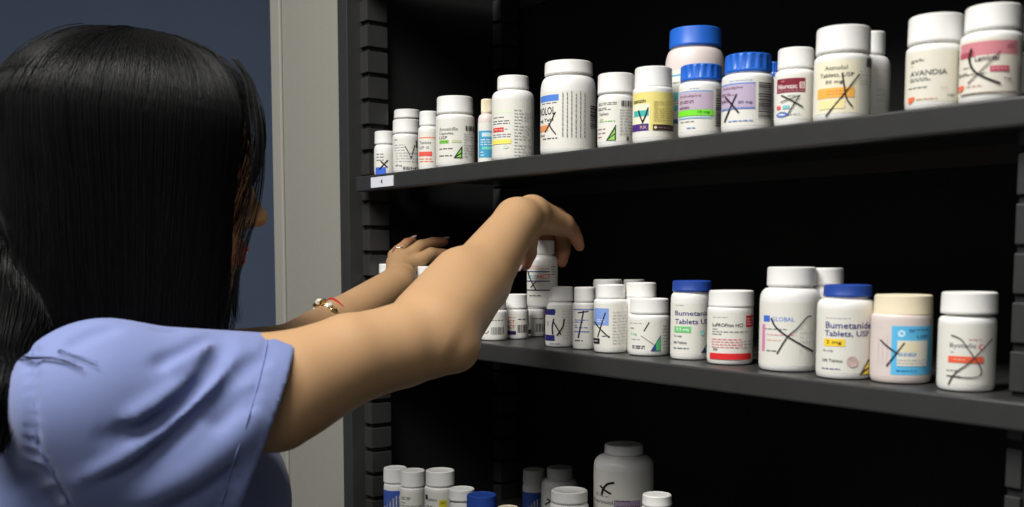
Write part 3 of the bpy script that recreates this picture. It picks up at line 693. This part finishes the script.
bd.ell(hd(0.0950, 0, -0.0605), (0.0085, 0.021, 0.0058), HM, 0.003)
bd.ell(hd(0.0930, 0, -0.0710), (0.0090, 0.018, 0.0068), HM, 0.003)
# right arm
UA = at(292, 384, 0.893); UA2 = at(350, 359, 0.921); UA3 = at(400, 346, 0.945)
TRI = at(274, 402, 0.880)
bd.cone(SR, UA, 0.046, 0.0435, 0.006); bd.cone(TRI, UA2, 0.0410, 0.0365, 0.006)
bd.cone(UA, UA2, 0.0430, 0.0375, 0.004); bd.cone(UA2, UA3, 0.0375, 0.0358, 0.004); bd.cone(UA3, ER, 0.0358, 0.0365, 0.004)
bd.cone(at(448, 346, 0.955), at(458, 350, 0.955), 0.021, 0.016, 0.02)
FM = at(476, 281, 1.03)
bd.cone(ER, FM, 0.0368, 0.0322, 0.004); bd.cone(at(425, 320, 0.975), at(462, 280, 1.02), 0.031, 0.031, 0.008); bd.cone(FM, WR, 0.0318, 0.0222, 0.006)
bd.cone(at(517.5, 220.5, 1.10), at(531, 213, 1.118), 0.0215, 0.0165, 0.008)
# right hand
TIPS = []
def finger(pts, rs, k0=0.006, f=bd, tip=True):
    for i in range(len(pts) - 1):
        f.cone(pts[i], pts[i + 1], rs[i], rs[i + 1], k0 if i == 0 else 0.002)
    if tip: TIPS.append((pts[-1], rs[-1]))
mcp = [at(535, 218, 1.200), at(547, 217, 1.196), at(557, 220, 1.182), at(564, 225, 1.160)]
for q, r_ in zip(mcp, (0.0125, 0.0130, 0.0125, 0.0110)):
    bd.cone(at(532, 214, 1.125), q, 0.0165, r_, 0.006)
bd.cone(at(528, 220, 1.13), at(553, 222, 1.165), 0.013, 0.013, 0.006)
finger([mcp[0], at(536, 231, 1.226), at(536, 250, 1.222), at(538, 262, 1.216)], (0.0105, 0.0092, 0.0082, 0.0074))
finger([mcp[1], at(551, 231, 1.226), at(550, 250, 1.222), at(549, 264, 1.216)], (0.0110, 0.0095, 0.0085, 0.0076))
finger([mcp[2], at(563, 233, 1.200), at(563.5, 250, 1.196), at(561.5, 261.5, 1.192)], (0.0105, 0.0088, 0.0078, 0.0068))
finger([mcp[3], at(572, 231, 1.170), at(576.5, 239, 1.174), at(579.5, 246, 1.176)], (0.0105, 0.0082, 0.0070, 0.0058))
finger([at(524, 226, 1.125), at(528, 241, 1.145), at(528, 253, 1.154), at(525, 264, 1.158)], (0.0150, 0.0102, 0.0092, 0.0072), 0.008)
# left arm
LM = at(340.5, 322, 1.262)
bd.cone(SLL, EL, 0.046, 0.040, 0.01)
bd.cone(EL, LM, 0.0385, 0.0275, 0.005); bd.cone(LM, WL, 0.0275, 0.0220, 0.005)
bd.cone(WL, at(404.5, 275, 1.372), 0.0215, 0.0150, 0.006)
# left hand
lm = [at(409.5, 266, 1.398), at(404.5, 259, 1.412), at(398.5, 259, 1.418), at(393.5, 263, 1.420)]
for q, r_ in zip(lm, (0.0115, 0.0115, 0.0105, 0.0095)):
    bd.cone(at(398.5, 277, 1.372), q, 0.0160, r_, 0.005)
finger([lm[0], at(431, 254, 1.418), at(443.5, 255, 1.428), at(452.5, 260, 1.432)], (0.0105, 0.0085, 0.0078, 0.0070), 0.004)
finger([lm[1], at(420.5, 246.5, 1.432), at(433.5, 243, 1.445), at(444.5, 241.5, 1.452)], (0.0102, 0.0084, 0.0076, 0.0062), 0.004)
finger([lm[2], at(401, 249.5, 1.440), at(407, 243.5, 1.452), at(413, 240.5, 1.460)], (0.0095, 0.0078, 0.0068, 0.0055), 0.004)
finger([lm[3], at(393.5, 255, 1.448), at(397.5, 250, 1.462), at(402.5, 248, 1.470)], (0.0088, 0.0072, 0.0062, 0.0052), 0.004)
finger([at(404.5, 285, 1.372), at(420.5, 288, 1.385), at(432.5, 283, 1.395), at(440.5, 278, 1.402)], (0.0140, 0.0100, 0.0088, 0.0072), 0.008)

lo = np.array([-0.66, 0.72, H - 0.48]); hi = np.array([0.13, 1.52, H + 0.26])
bv_, bf_ = mesh_sdf(bd.ev, lo, hi, 0.0025)
# skin with redder fingertips and lips (the skin's own colour)
M_SKIN = mat('skin', (0.44, 0.262, 0.132), 0.48, 0.32, noise=(14, 0.07), bump=(260, 0.08, 0.0006), sss=0.12)
nt = M_SKIN.node_tree; b_ = nt.nodes['Principled BSDF']
src = b_.inputs['Base Color'].links[0].from_socket
at_ = nt.nodes.new('ShaderNodeAttribute'); at_.attribute_name = 'flush'
mx_ = nt.nodes.new('ShaderNodeMix'); mx_.data_type = 'RGBA'; mx_.inputs['B'].default_value = (0.42, 0.16, 0.10, 1)
nt.links.new(at_.outputs['Fac'], mx_.inputs['Factor']); nt.links.new(src, mx_.inputs['A'])
at2 = nt.nodes.new('ShaderNodeAttribute'); at2.attribute_name = 'lip'
mx2 = nt.nodes.new('ShaderNodeMix'); mx2.data_type = 'RGBA'; mx2.inputs['B'].default_value = (0.50, 0.06, 0.07, 1)
nt.links.new(at2.outputs['Fac'], mx2.inputs['Factor']); nt.links.new(mx_.outputs['Result'], mx2.inputs['A'])
nt.links.new(mx2.outputs['Result'], b_.inputs['Base Color'])
body = mk_mesh('body', bv_, bf_, M_SKIN, PERSON, PLOC)
fl = np.zeros(len(bv_))
for c, r_ in TIPS: fl = np.maximum(fl, np.clip(1.25 - np.sqrt(((bv_ - c) ** 2).sum(1)) / 0.024, 0, 1) * 0.75)
for q in mcp: fl = np.maximum(fl, np.clip(1.2 - np.sqrt(((bv_ - q) ** 2).sum(1)) / 0.03, 0, 1) * 0.35)
me = body.data
a1 = me.attributes.new('flush', 'FLOAT', 'POINT'); a1.data.foreach_set('value', fl.astype(np.float32))
q = (bv_ - HC) @ HM.T
e1 = ((q - np.array([0.0955, 0, -0.0605])) / np.array([0.011, 0.023, 0.0062])); e2 = ((q - np.array([0.0935, 0, -0.0710])) / np.array([0.011, 0.020, 0.0072]))
lp = np.clip(2.2 - 2 * np.minimum((e1 ** 2).sum(1), (e2 ** 2).sum(1)), 0, 1)
a2 = me.attributes.new('lip', 'FLOAT', 'POINT'); a2.data.foreach_set('value', lp.astype(np.float32))
def pin(o):      # child mesh built in world coordinates
    return o
def ell_mesh(name, c, r, M, m, parent=None, seg=24, loc=PLOC):
    bm = bmesh.new(); bmesh.ops.create_uvsphere(bm, u_segments=seg, v_segments=seg // 2, radius=1.0)
    for v in bm.verts:
        p = np.asarray(c) + np.asarray(M).T @ (np.array(v.co) * np.asarray(r)) - loc; v.co = p
    return bm_obj(name, bm, m, parent or body, True)
def tube_mesh(name, pts, rad, m, parent=None, seg=8, loc=PLOC, closed=False):
    bm = bmesh.new(); pts = [np.asarray(p, float) for p in pts]; n = len(pts); rings = []
    rad = rad if hasattr(rad, '__len__') else [rad] * n
    ref = np.array([0.13, 0.21, 0.97])
    for i in range(n):
        t = nrm(pts[(i + 1) % n] - pts[i - 1]) if closed else nrm(pts[min(i + 1, n - 1)] - pts[max(i - 1, 0)])
        a = nrm(np.cross(t, ref)); b = np.cross(t, a)
        rings.append([bm.verts.new(pts[i] - loc + (a * math.cos(w) + b * math.sin(w)) * rad[i]) for w in np.linspace(0, 2 * PI, seg, endpoint=False)])
    pr = list(zip(rings, rings[1:])) + ([(rings[-1], rings[0])] if closed else [])
    for a, b in pr:
        for i in range(seg): bm.faces.new((a[i], a[(i + 1) % seg], b[(i + 1) % seg], b[i]))
    if not closed: bm.faces.new(rings[0][::-1]); bm.faces.new(rings[-1])
    return bm_obj(name, bm, m, parent or body, True)
M_EYEW = mat('eye_white', (0.75, 0.72, 0.70), 0.2, 0.5, noise=(50, 0.03)); M_HAIRD = mat('brow_black', (0.008, 0.007, 0.007), 0.5, 0.3)
M_NAIL = mat('nail_polish_pale', (0.72, 0.55, 0.50), 0.2, 0.5, noise=(50, 0.03))
for s in (-1, 1):
    ell_mesh('eye', hd(0.0738, s * 0.031, -0.003), (0.0118, 0.0125, 0.0112), HM, M_EYEW, PERSON)
    tube_mesh('eyebrow', [hd(0.0955, s * 0.012, 0.021), hd(0.0935, s * 0.022, 0.0245), hd(0.0875, s * 0.034, 0.024), hd(0.079, s * 0.043, 0.019)], [0.0022, 0.003, 0.0026, 0.001], M_HAIRD, PERSON)
    tube_mesh('eyelashes', [hd(0.0875, s * 0.020, -0.0045), hd(0.0905, s * 0.029, -0.0060), hd(0.0875, s * 0.037, -0.0050), hd(0.081, s * 0.044, -0.002)], [0.0007, 0.0017, 0.0017, 0.0006], M_HAIRD, PERSON)
def nail(tip, prev, up, r_, w=0.0040, l=0.0062):
    d = nrm(np.asarray(tip) - np.asarray(prev)); up = nrm(np.asarray(up) - d * (np.asarray(up) @ d)); sd = np.cross(d, up)
    ell_mesh('fingernail', np.asarray(tip) + up * (r_ - 0.0013) + d * 0.0022, (l, w, 0.0013), np.stack([d, sd, up]), M_NAIL, PERSON, 16)
# visible nails: right thumb, left middle, ring and little fingers, right hand fingers
nail(at(525, 264, 1.158), at(528, 253, 1.154), [-0.75, -0.6, 0.05], 0.0072)
nail(at(444.5, 241.5, 1.452), at(433.5, 243, 1.445), [-0.1, -0.35, 0.9], 0.0062)
nail(at(413, 240.5, 1.460), at(407, 243.5, 1.452), [-0.4, -0.45, 0.8], 0.0055)
nail(at(452.5, 260, 1.432), at(443.5, 255, 1.428), [0.1, -0.3, 0.9], 0.0070)
# jewellery on the left arm
M_GOLD = mat('gold_metal', (0.75, 0.52, 0.20), 0.25, 0.5, 1.0, noise=(300, 0.1)); M_REDC = mat('red_cord', (0.45, 0.03, 0.03), 0.6, 0.3, noise=(400, 0.2))
M_STONE = mat('pale_stone', (0.85, 0.80, 0.68), 0.12, 0.6, noise=(80, 0.05))
dW = nrm(nrm(WL - LM) * 0.7 + np.array([0.55, 0, 0.2])); pa = nrm(np.cross(dW, UZ)); pb = np.cross(pa, dW)
def on_arm(px): 
    t = (px - 340) / (394 - 340); c = LM + (WL - LM) * t; return c
cR = at(341, 322, 1.262)
def band(c, r_, n=36, wob=0.0): return [c + (pa * math.cos(a) + pb * math.sin(a)) * (r_ + wob * math.sin(a * 9)) for a in np.linspace(0, 2 * PI, n, endpoint=False)]
rb_ = tube_mesh('red_bracelet', band(cR, 0.0292), 0.0017, M_REDC, PERSON, 8, PLOC, True)
cG = at(332, 328, 1.248)
gb_ = tube_mesh('gold_bracelet', band(cG, 0.0320), 0.0013, M_GOLD, PERSON, 8, PLOC, True)
for a in np.linspace(0, 2 * PI, 18, endpoint=False):
    c = cG + (pa * math.cos(a) + pb * math.sin(a)) * 0.0330
    nr = pa * math.cos(a) + pb * math.sin(a); tg = -pa * math.sin(a) + pb * math.cos(a)
    bm = bmesh.new(); bmesh.ops.create_icosphere(bm, subdivisions=1, radius=1.0)
    sc_ = (0.0046, 0.0054, 0.0040)
    for v in bm.verts: v.co = c - PLOC + tg * v.co.x * sc_[0] + dW * v.co.y * sc_[1] + nr * v.co.z * sc_[2]
    o = bm_obj('bracelet_stone', bm, M_STONE if int(round(a * 9 / PI)) % 2 else M_GOLD, gb_)
rc_ = lm[2] * 0.45 + at(401, 249.5, 1.440) * 0.55; dF = nrm(at(401, 249.5, 1.440) - lm[2]); fa = nrm(np.cross(dF, UZ)); fb = np.cross(fa, dF)
tube_mesh('finger_ring', [rc_ + (fa * math.cos(a) + fb * math.sin(a)) * 0.0094 for a in np.linspace(0, 2 * PI, 28, endpoint=False)], 0.0009, mat('silver_metal', (0.85, 0.80, 0.72), 0.2, 0.5, 1.0, noise=(200, 0.05)), PERSON, 8, PLOC, True)

# ---- scrub top
st = Field()
st.ell(tq(-0.005, 0, -0.17), (0.115, 0.165, 0.185), TM, 0.03)
st.ell(tq(0.068, 0.0, -0.172), (0.115, 0.14, 0.105), TM, 0.03)
st.ell(tq(0.005, 0, -0.42), (0.125, 0.160, 0.24), TM, 0.06)
st.ell(tq(0.0, 0, -0.60), (0.135, 0.185, 0.16), TM, 0.06)
HEMR = at(263, 418, 0.885); HEML = at(232, 425, 1.13)
AXR = nrm(ER - SR)
st.cone(tq(0, -0.05, -0.078), SR, 0.060, 0.060, 0.03); st.cone(tq(-0.03, -0.06, -0.09), SR - TF * 0.02, 0.055, 0.055, 0.02); st.cone(tq(0, 0.05, -0.06), SLL, 0.06, 0.060, 0.012)
EXT = HEMR + nrm(HEMR - SR) * 0.06
sl = Field()
sl.cone(SR, EXT, 0.060, 0.0745, 0.012)
DRP = UZ * 0.045
sl.cone(SR - UZ * 0.03, EXT - DRP, 0.060, 0.070, 0.012)
EXL = HEML + nrm(HEML - SLL) * 0.03
sll = Field(); sll.cone(SLL, EXL, 0.060, 0.066, 0.012)
# armpit cloth hanging between sleeve and side
st.cone(tq(0.03, -0.13, -0.22), tq(0.02, -0.12, -0.45), 0.06, 0.08, 0.06)
nh = nrm([0.90, 0.26, -0.37])
hem_pt = at(286, 372, 0.865)
def smin(a, b, k):
    h = np.maximum(k - np.abs(a - b), 0) / k
    return np.minimum(a, b) - h * h * k * 0.25
def shirt_base(X): return smin(smin(sl.ev(X), st.ev(X), 0.012), sll.ev(X), 0.012)
def surf(px, py, fun, y0=0.60, y1=1.30):
    d = ray(px, py); Y = y0
    for _ in range(220):
        p = CAM + d * (Y / d[1]); v = float(fun(p[None])[0])
        if v < 0.0004: return p
        Y += max(v * 0.7, 0.0006)
        if Y > y1: return None
    return p
def poly3(pts, n=5):
    out = []
    for (a, b) in zip(pts, pts[1:]):
        for t in np.linspace(0, 1, n, endpoint=False):
            s_ = surf(a[0] + (b[0] - a[0]) * t, a[1] + (b[1] - a[1]) * t, shirt_base)
            if s_ is not None: out.append(s_)
    s_ = surf(pts[-1][0], pts[-1][1], shirt_base)
    if s_ is not None: out.append(s_)
    return np.array(out)
FOLDS = []   # (polyline, amplitude (+ in, - out), width)
def fold(pts, amp, w, taper=True):
    q = poly3(pts)
    if len(q) > 1: FOLDS.append((q, amp, w, taper))
fold([(66, 349), (77, 340), (96, 331), (122, 325)], 0.004, 0.007)
fold([(150, 368), (184, 351), (216, 331)], 0.0045, 0.006)
fold([(165, 374), (196, 356), (222, 340)], -0.003, 0.008)
fold([(105, 438), (140, 428), (162, 416), (184, 398), (200, 379), (214, 361), (222, 345), (226, 332)], 0.0085, 0.008)
fold([(120, 425), (136, 418), (162, 402), (184, 387), (200, 372), (210, 358)], -0.005, 0.008)
fold([(95, 486), (140, 460), (170, 437), (195, 415), (214, 398), (231, 381), (250, 364), (268, 352)], 0.0095, 0.0075)
fold([(80, 482), (125, 458), (160, 436), (190, 411), (218, 386), (234, 366)], -0.007, 0.007)
fold([(120, 512), (160, 490), (191, 473), (238, 438), (262, 404)], -0.006, 0.014)
fold([(160, 507), (200, 492), (235, 470)], 0.004, 0.007)
fold([(214, 338), (222, 335)], 0.0015, 0.005); fold([(148, 328), (166, 331), (185, 329)], 0.002, 0.005)
fold([(20, 487), (50, 473)], 0.004, 0.007); fold([(32, 505), (62, 491)], 0.004, 0.007)
fold([(205, 430), (232, 408), (252, 385)], 0.004, 0.009)
for y_ in range(350, 480, 13): fold([(24, y_), (40, y_ + 2)], 0.0022, 0.0045)
for i_ in range(11):
    y_ = 345 + i_ * 15; xh = 268 - (y_ - 330) * 0.29; fold([(xh - 3, y_), (xh + 13, y_ + 2)], 0.0009, 0.005)
fold([(33, 345), (33, 382), (37, 443), (53, 475), (71, 507)], 0.0022, 0.0024, False)
fold([(268, 333), (262, 360), (253, 395), (238, 437), (224, 475), (215, 507)], 0.0018, 0.0022, False)
FALL = [(q, a, w, t, q.min(0) - 3 * w, q.max(0) + 3 * w) for q, a, w, t in FOLDS]
nl = nrm([0.93, 0.1, -0.25]); 
CAV = HEMR + nrm(HEMR - SR) * 0.07
def shirt(X):
    disp = np.zeros(X.shape[:-1])
    lo_, hi_ = X.reshape(-1, 3).min(0), X.reshape(-1, 3).max(0)
    for q, a, w, tp, ql, qh in FALL:
        if (lo_ > qh).any() or (hi_ < ql).any(): continue
        best = None
        nseg = len(q) - 1
        for i in range(nseg):
            A, B_ = q[i], q[i + 1]; ab = B_ - A
            t = np.clip(((X - A) @ ab) / (ab @ ab + 1e-12), 0, 1)
            dd = ((X - A - t[..., None] * ab) ** 2).sum(-1)
            g = (i + t) / nseg
            if best is None: best, gg = dd, g
            else:
                m = dd < best; best = np.where(m, dd, best); gg = np.where(m, g, gg)
        am = a * (np.clip(np.sin(np.clip(gg, 0.02, 0.98) * PI) * 1.6, 0, 1) if tp else 1.0)
        disp = disp + am * 1.8 * np.exp(-best / (0.85 * w) ** 2)
    # right sleeve: cut at the hem and hollow behind it, then joined to the body of the top
    h = (X - hem_pt) @ nh
    d1 = np.maximum(sl.ev(X) + disp, h)
    cav = np.maximum(inner.ev(X) + np.maximum(disp, 0), -(h + 0.020))
    d1 = np.maximum(d1, -cav)
    d2 = np.maximum(sll.ev(X) + disp, (X - EXL) @ nl)
    return smin(smin(d1, st.ev(X) + disp, 0.012), d2, 0.012)
inner = Field(); inner.cone(SR, EXT, 0.052, 0.0665, 0.012); inner.cone(SR - UZ * 0.03, EXT - DRP, 0.052, 0.062, 0.012)
lo = np.array([-0.70, 0.66, H - 0.66]); hi = np.array([-0.10, 1.30, H + 0.02])
sv_, sf_ = mesh_sdf(shirt, lo, hi, 0.0030)
M_SCRUB = mat('periwinkle_scrub_cloth', (0.150, 0.186, 0.362), 0.75, 0.2, noise=(40, 0.04), bump=(1400, 0.2, 0.0004), sheen=0.2)
top = mk_mesh('scrub_top', sv_, sf_, M_SCRUB, PERSON, PLOC)

# seams of the sleeve, standing lines of thread on the cloth
M_SEAM = mat('seam_thread', (0.145, 0.175, 0.355), 0.8, 0.1, noise=(300, 0.2))
for nm, pl in (('hem_seam', [(269, 332), (264, 360), (256, 392), (242, 437), (230, 475), (221, 507)]), ('armhole_seam', [(33, 350), (33, 382), (37, 443), (53, 475), (71, 507)])):
    pts_ = []
    for (a, b) in zip(pl, pl[1:]):
        for t in np.linspace(0, 1, 8, endpoint=False):
            p_ = surf(a[0] + (b[0] - a[0]) * t, a[1] + (b[1] - a[1]) * t, shirt)
            if p_ is not None: pts_.append(p_)
    if len(pts_) > 3: tube_mesh(nm, pts_, 0.0009, M_SEAM, top, 6)

# ---- trousers and shoes (below the frame)
bm = bmesh.new()
def loft(bm, rings, loc=PLOC):
    L = []
    for c, a, b in rings:
        L.append([bm.verts.new(np.asarray(c) - loc + TF * a * math.cos(w) + TL * b * math.sin(w)) for w in np.linspace(0, 2 * PI, 28, endpoint=False)])
    for x, y in zip(L, L[1:]):
        for i in range(28): bm.faces.new((x[i], x[(i + 1) % 28], y[(i + 1) % 28], y[i]))
    bm.faces.new(L[0][::-1]); bm.faces.new(L[-1])
zf_ = -NK[2]
for s in (-1, 1):
    loft(bm, [(tq(0, s * 0.07, -0.55), 0.10, 0.09), (tq(0, s * 0.085, -0.72), 0.105, 0.095), (tq(0.01, s * 0.09, -0.95), 0.078, 0.075), (tq(0.0, s * 0.095, -1.15), 0.066, 0.066), (tq(-0.01, s * 0.10, zf_ + 0.035), 0.075, 0.07)])
bm_obj('scrub_trousers', bm, M_SCRUB, PERSON, True)
M_SHOE = mat('white_shoe', (0.7, 0.7, 0.7), 0.5, 0.4, noise=(40, 0.04))
for s in (-1, 1):
    f_ = Field(); f_.ell(tq(0.05, s * 0.10, zf_ + 0.04), (0.125, 0.045, 0.038), TM, 0.01); f_.ell(tq(-0.02, s * 0.10, zf_ + 0.06), (0.06, 0.04, 0.055), TM, 0.02); f_.half(tq(0, 0, zf_ + 0.001), [0, 0, -1])
    c_ = tq(0.04, s * 0.10, zf_ + 0.05)
    v_, fc_ = mesh_sdf(f_.ev, c_ - 0.18, c_ + 0.18, 0.008)
    mk_mesh('shoe', v_, fc_, M_SHOE, PERSON, PLOC)

# ---- hair
hr = Field()
HCC = (-0.002, 0.0, 0.034)
hr.ell(hd(*HCC), (0.1105, 0.094, 0.081), HM, 0.02)
zc = HC[2]
for (f0, l0, r0) in ((-0.035, -0.045, 0.060), (-0.035, 0.045, 0.060), (0.018, -0.038, 0.056), (0.018, 0.038, 0.056), (0.045, -0.042, 0.043), (0.045, 0.042, 0.042), (-0.065, 0.0, 0.058), (-0.01, 0, 0.06)):
    a = HC + HF * f0 + HL * l0; b = a.copy(); a[2] = zc + 0.03; b[2] = z_at(100, 322, 0.96)
    hr.cone(a, b, r0, r0 - 0.006, 0.03)
back = [at(12, 250, 0.955), at(-2, 335, 0.862), at(-9, 395, 0.80), at(-16, 448, 0.785)]
for a, b, ra, rb in zip(back, back[1:], (0.040, 0.024, 0.018), (0.024, 0.018, 0.010)): hr.cone(a, b, ra, rb, 0.03)
hr.cone(hd(-0.06, 0.01, 0.0), NK - TF * 0.125 - UZ * 0.04, 0.062, 0.045, 0.03); hr.cone(NK - TF * 0.125 - UZ * 0.04, NK - TF * 0.135 - UZ * 0.22, 0.045, 0.022, 0.03)
def hair(X):
    d = hr.ev(X)
    q = (X - HC) @ HM.T
    face = np.maximum(0.086 - q[..., 0] - 0.10 * np.maximum(0, -q[..., 2] - 0.06), q[..., 2] - 0.066)     # negative inside the face opening
    d = np.maximum(d, -face * 0.8)
    # locks: shallow grooves following the fall of the hair
    ang_ = np.arctan2(q[..., 1], q[..., 0] + 0.01)
    return d + 0.0004 * np.sin(ang_ * 34 + 2.0 * np.sin(q[..., 2] * 21)) + 0.0002 * np.sin(ang_ * 83 + 3 * np.sin(q[..., 2] * 16))
lo = np.array([-0.68, 0.74, H - 0.26]); hi = np.array([-0.16, 1.14, H + 0.24])
hv_, hf_ = mesh_sdf(hair, lo, hi, 0.0030)
M_HAIR = mat('black_hair', (0.004, 0.0037, 0.0037), 0.42, 0.13, noise=(90, 0.3))
hairo = mk_mesh('hair', hv_, hf_, M_HAIR, PERSON, PLOC)
# loose strands over the mass
rng = np.random.default_rng(11)
verts, faces = [], []
def strand(P_, r0=0.00045):
    P_ = np.asarray(P_); n = len(P_)
    T_ = np.gradient(P_, axis=0); T_ /= np.linalg.norm(T_, axis=1)[:, None] + 1e-9
    A_ = np.cross(T_, np.array([0.3, 0.5, 0.81])); A_ /= np.linalg.norm(A_, axis=1)[:, None] + 1e-9
    B_ = np.cross(T_, A_); base = len(verts)
    rr = r0 * np.linspace(1, 0.35, n)
    for i in range(n):
        for w in range(3):
            a = w * 2 * PI / 3; verts.append(P_[i] + (A_[i] * math.cos(a) + B_[i] * math.sin(a)) * rr[i])
    for i in range(n - 1):
        for w in range(3): faces.append((base + i * 3 + w, base + i * 3 + (w + 1) % 3, base + i * 3 + 3 + (w + 1) % 3, base + i * 3 + 3 + w))
zend = z_at(100, 325, 0.95)
PATHS, TGT, LOWS = [], [], []
for k in range(9000):
    s_ = -1 if rng.random() < 0.72 else 1
    phi = math.radians(rng.uniform(38, 180)) * s_ if rng.random() < 0.975 else math.radians(rng.uniform(12, 60)) * s_
    m_ = 1.0 + rng.uniform(-0.004, 0.014) + (0.03 if rng.random() < 0.02 else 0)
    t0 = rng.uniform(0.02, 0.5); f_off = rng.normal(0, 0.006)
    P_ = []
    low = abs(phi) < math.radians(40)
    zl = zend + rng.uniform(-0.02, 0.03) - (0.10 if abs(phi) > 2.3 else 0) + (rng.uniform(-0.01, 0.03) if low else 0)
    wob = rng.uniform(0, 6.28); wa = rng.uniform(0.0005, 0.003)
    for th in np.linspace(t0, PI / 2, 12):
        f = HCC[0] + 0.1115 * m_ * math.sin(th) * math.cos(phi) + f_off * math.cos(th)
        l = HCC[1] + 0.095 * m_ * math.sin(th) * math.sin(phi); u = HCC[2] + 0.0815 * m_ * math.cos(th)
        P_.append(hd(f, l, u))
    p0 = P_[-1].copy(); dr = (0.045 if low else 0.02 * max(0, math.cos(phi)))
    for t in np.linspace(0, 1, 13)[1:]:
        p = p0.copy(); p[2] = p0[2] + (zl - p0[2]) * t
        p += -HF * dr * t ** 1.3 + (HF * math.sin(wob + t * 5) + HL * math.cos(wob + t * 4)) * wa * t
        # narrowing towards the shoulders
        p[:2] += (HC[:2] + HF[:2] * -0.02 - p[:2]) * 0.10 * t
        P_.append(p)
    PATHS.append(np.array(P_)); LOWS.append(0.0 if low else 1.0); TGT.append(rng.uniform(0.0002, 0.0035))
# hair down the back
for k in range(700):
    t_ = np.linspace(0, 1, 24); q = np.array(back); off = rng.normal(0, 1, 3) * np.array([0.009, 0.011, 0.004])
    P_ = np.stack([np.interp(t_ * 3, range(4), q[:, c]) for c in range(3)], 1) + off * np.linspace(1.3, 0.8, 24)[:, None]
    PATHS.append(P_); LOWS.append(1.0); TGT.append(rng.uniform(0.0002, 0.003))
PA = np.array(PATHS); TG = np.array(TGT)[:, None]
for _ in range(3):        # lay the strands on the hair mass
    d0 = hr.ev(PA); e_ = 0.002
    G = np.stack([hr.ev(PA + np.eye(3)[c] * e_) - d0 for c in range(3)], -1); G /= np.linalg.norm(G, axis=-1, keepdims=True) + 1e-9
    mv = np.clip(TG - d0, 0, 0.03) * np.array(LOWS)[:, None]
    for _s in range(2): mv[:, 1:-1] = (mv[:, :-2] + 2 * mv[:, 1:-1] + mv[:, 2:]) / 4
    PA = PA + G * mv[..., None]
for P_ in PA: strand(P_, rng.uniform(0.0003, 0.00055))
# wisps falling past the cheek and over the shoulder
for x0, y0, pts in ((256, 92, [(262, 150), (258, 200), (246, 245), (236, 280), (226, 318)]), (250, 85, [(258, 140), (255, 195), (243, 245), (232, 285), (221, 324)]), (245, 84, [(252, 150), (247, 205), (240, 250), (236, 290), (240, 324)]),
                    (252, 88, [(257, 140), (250, 185), (240, 235), (233, 280), (231, 322)]), (254, 90, [(262, 130), (263, 170), (257, 210), (243, 250), (233, 300), (238, 326)])):
    for j in range(8):
        dx = rng.normal(0, 2.2); Y_ = 0.925 + rng.normal(0, 0.006)
        q = [at(x0 + dx * 0.5 - 14, y0 - 26, Y_ + 0.03)] + [at(x0 + dx * 0.5, y0, Y_ + 0.015)] + [at(x + dx * (0.5 + 0.25 * i), y, Y_) for i, (x, y) in enumerate(pts)]
        out = []
        for i in range(len(q) - 1):
            a_, b2, c_, d2 = q[max(i - 1, 0)], q[i], q[i + 1], q[min(i + 2, len(q) - 1)]
            for t in np.linspace(0, 1, 5, endpoint=False):
                out.append(0.5 * ((2 * b2) + (-a_ + c_) * t + (2 * a_ - 5 * b2 + 4 * c_ - d2) * t * t + (-a_ + 3 * b2 - 3 * c_ + d2) * t ** 3))
        strand(out, 0.00038)
for pts in ([(5, 344), (25, 349), (60, 352), (100, 366)], [(4, 352), (30, 358), (58, 360), (85, 371)], [(5, 360), (25, 361), (50, 359), (78, 366)]):
    for j in range(7):
        o_ = []
        for i, (x, y) in enumerate(pts):
            s_ = surf(x, y + rng.normal(0, 1.2), shirt_base); o_.append(s_ + np.array([0, -0.002 - 0.001 * j * 0.3, 0.0015]))
        q = np.array(o_); tt = np.linspace(0, len(q) - 1, 14)
        strand(np.stack([np.interp(tt, range(len(q)), q[:, c]) for c in range(3)], 1), 0.00022)
mk_mesh('hair_strands', np.array(verts), np.array(faces), M_HAIR, hairo, PLOC)
# ------------------------------------------------------------------ light
def area(name, loc, target, sx, sy, power, col=(1, 0.96, 0.9)):
    l = bpy.data.lights.new(name, 'AREA'); l.shape = 'RECTANGLE'; l.size = sx; l.size_y = sy; l.energy = power; l.color = col
    o = bpy.data.objects.new(name, l); COL.objects.link(o); o.location = loc
    d = Vector(target) - Vector(loc); o.rotation_euler = d.to_track_quat('-Z', 'Y').to_euler()
    return o
area('ceiling_lamp', (-0.78, 0.25, 2.72), (-0.78, 0.25, 0), 1.2, 0.6, 66, (1, 0.985, 0.958))
area('ceiling_lamp', (-0.25, -1.25, 2.72), (-0.25, -1.25, 0), 1.2, 0.6, 17, (1, 0.985, 0.958))
w = bpy.data.worlds.new('world'); SC.world = w; w.use_nodes = True
w.node_tree.nodes['Background'].inputs['Color'].default_value = (0.9, 0.95, 1.0, 1)
w.node_tree.nodes['Background'].inputs['Strength'].default_value = 0.10
SC.view_settings.view_transform = 'Standard'; SC.view_settings.look = 'None'
SC.view_settings.exposure = -0.08; SC.view_settings.gamma = 1.0; SC.view_settings.use_curve_mapping = False
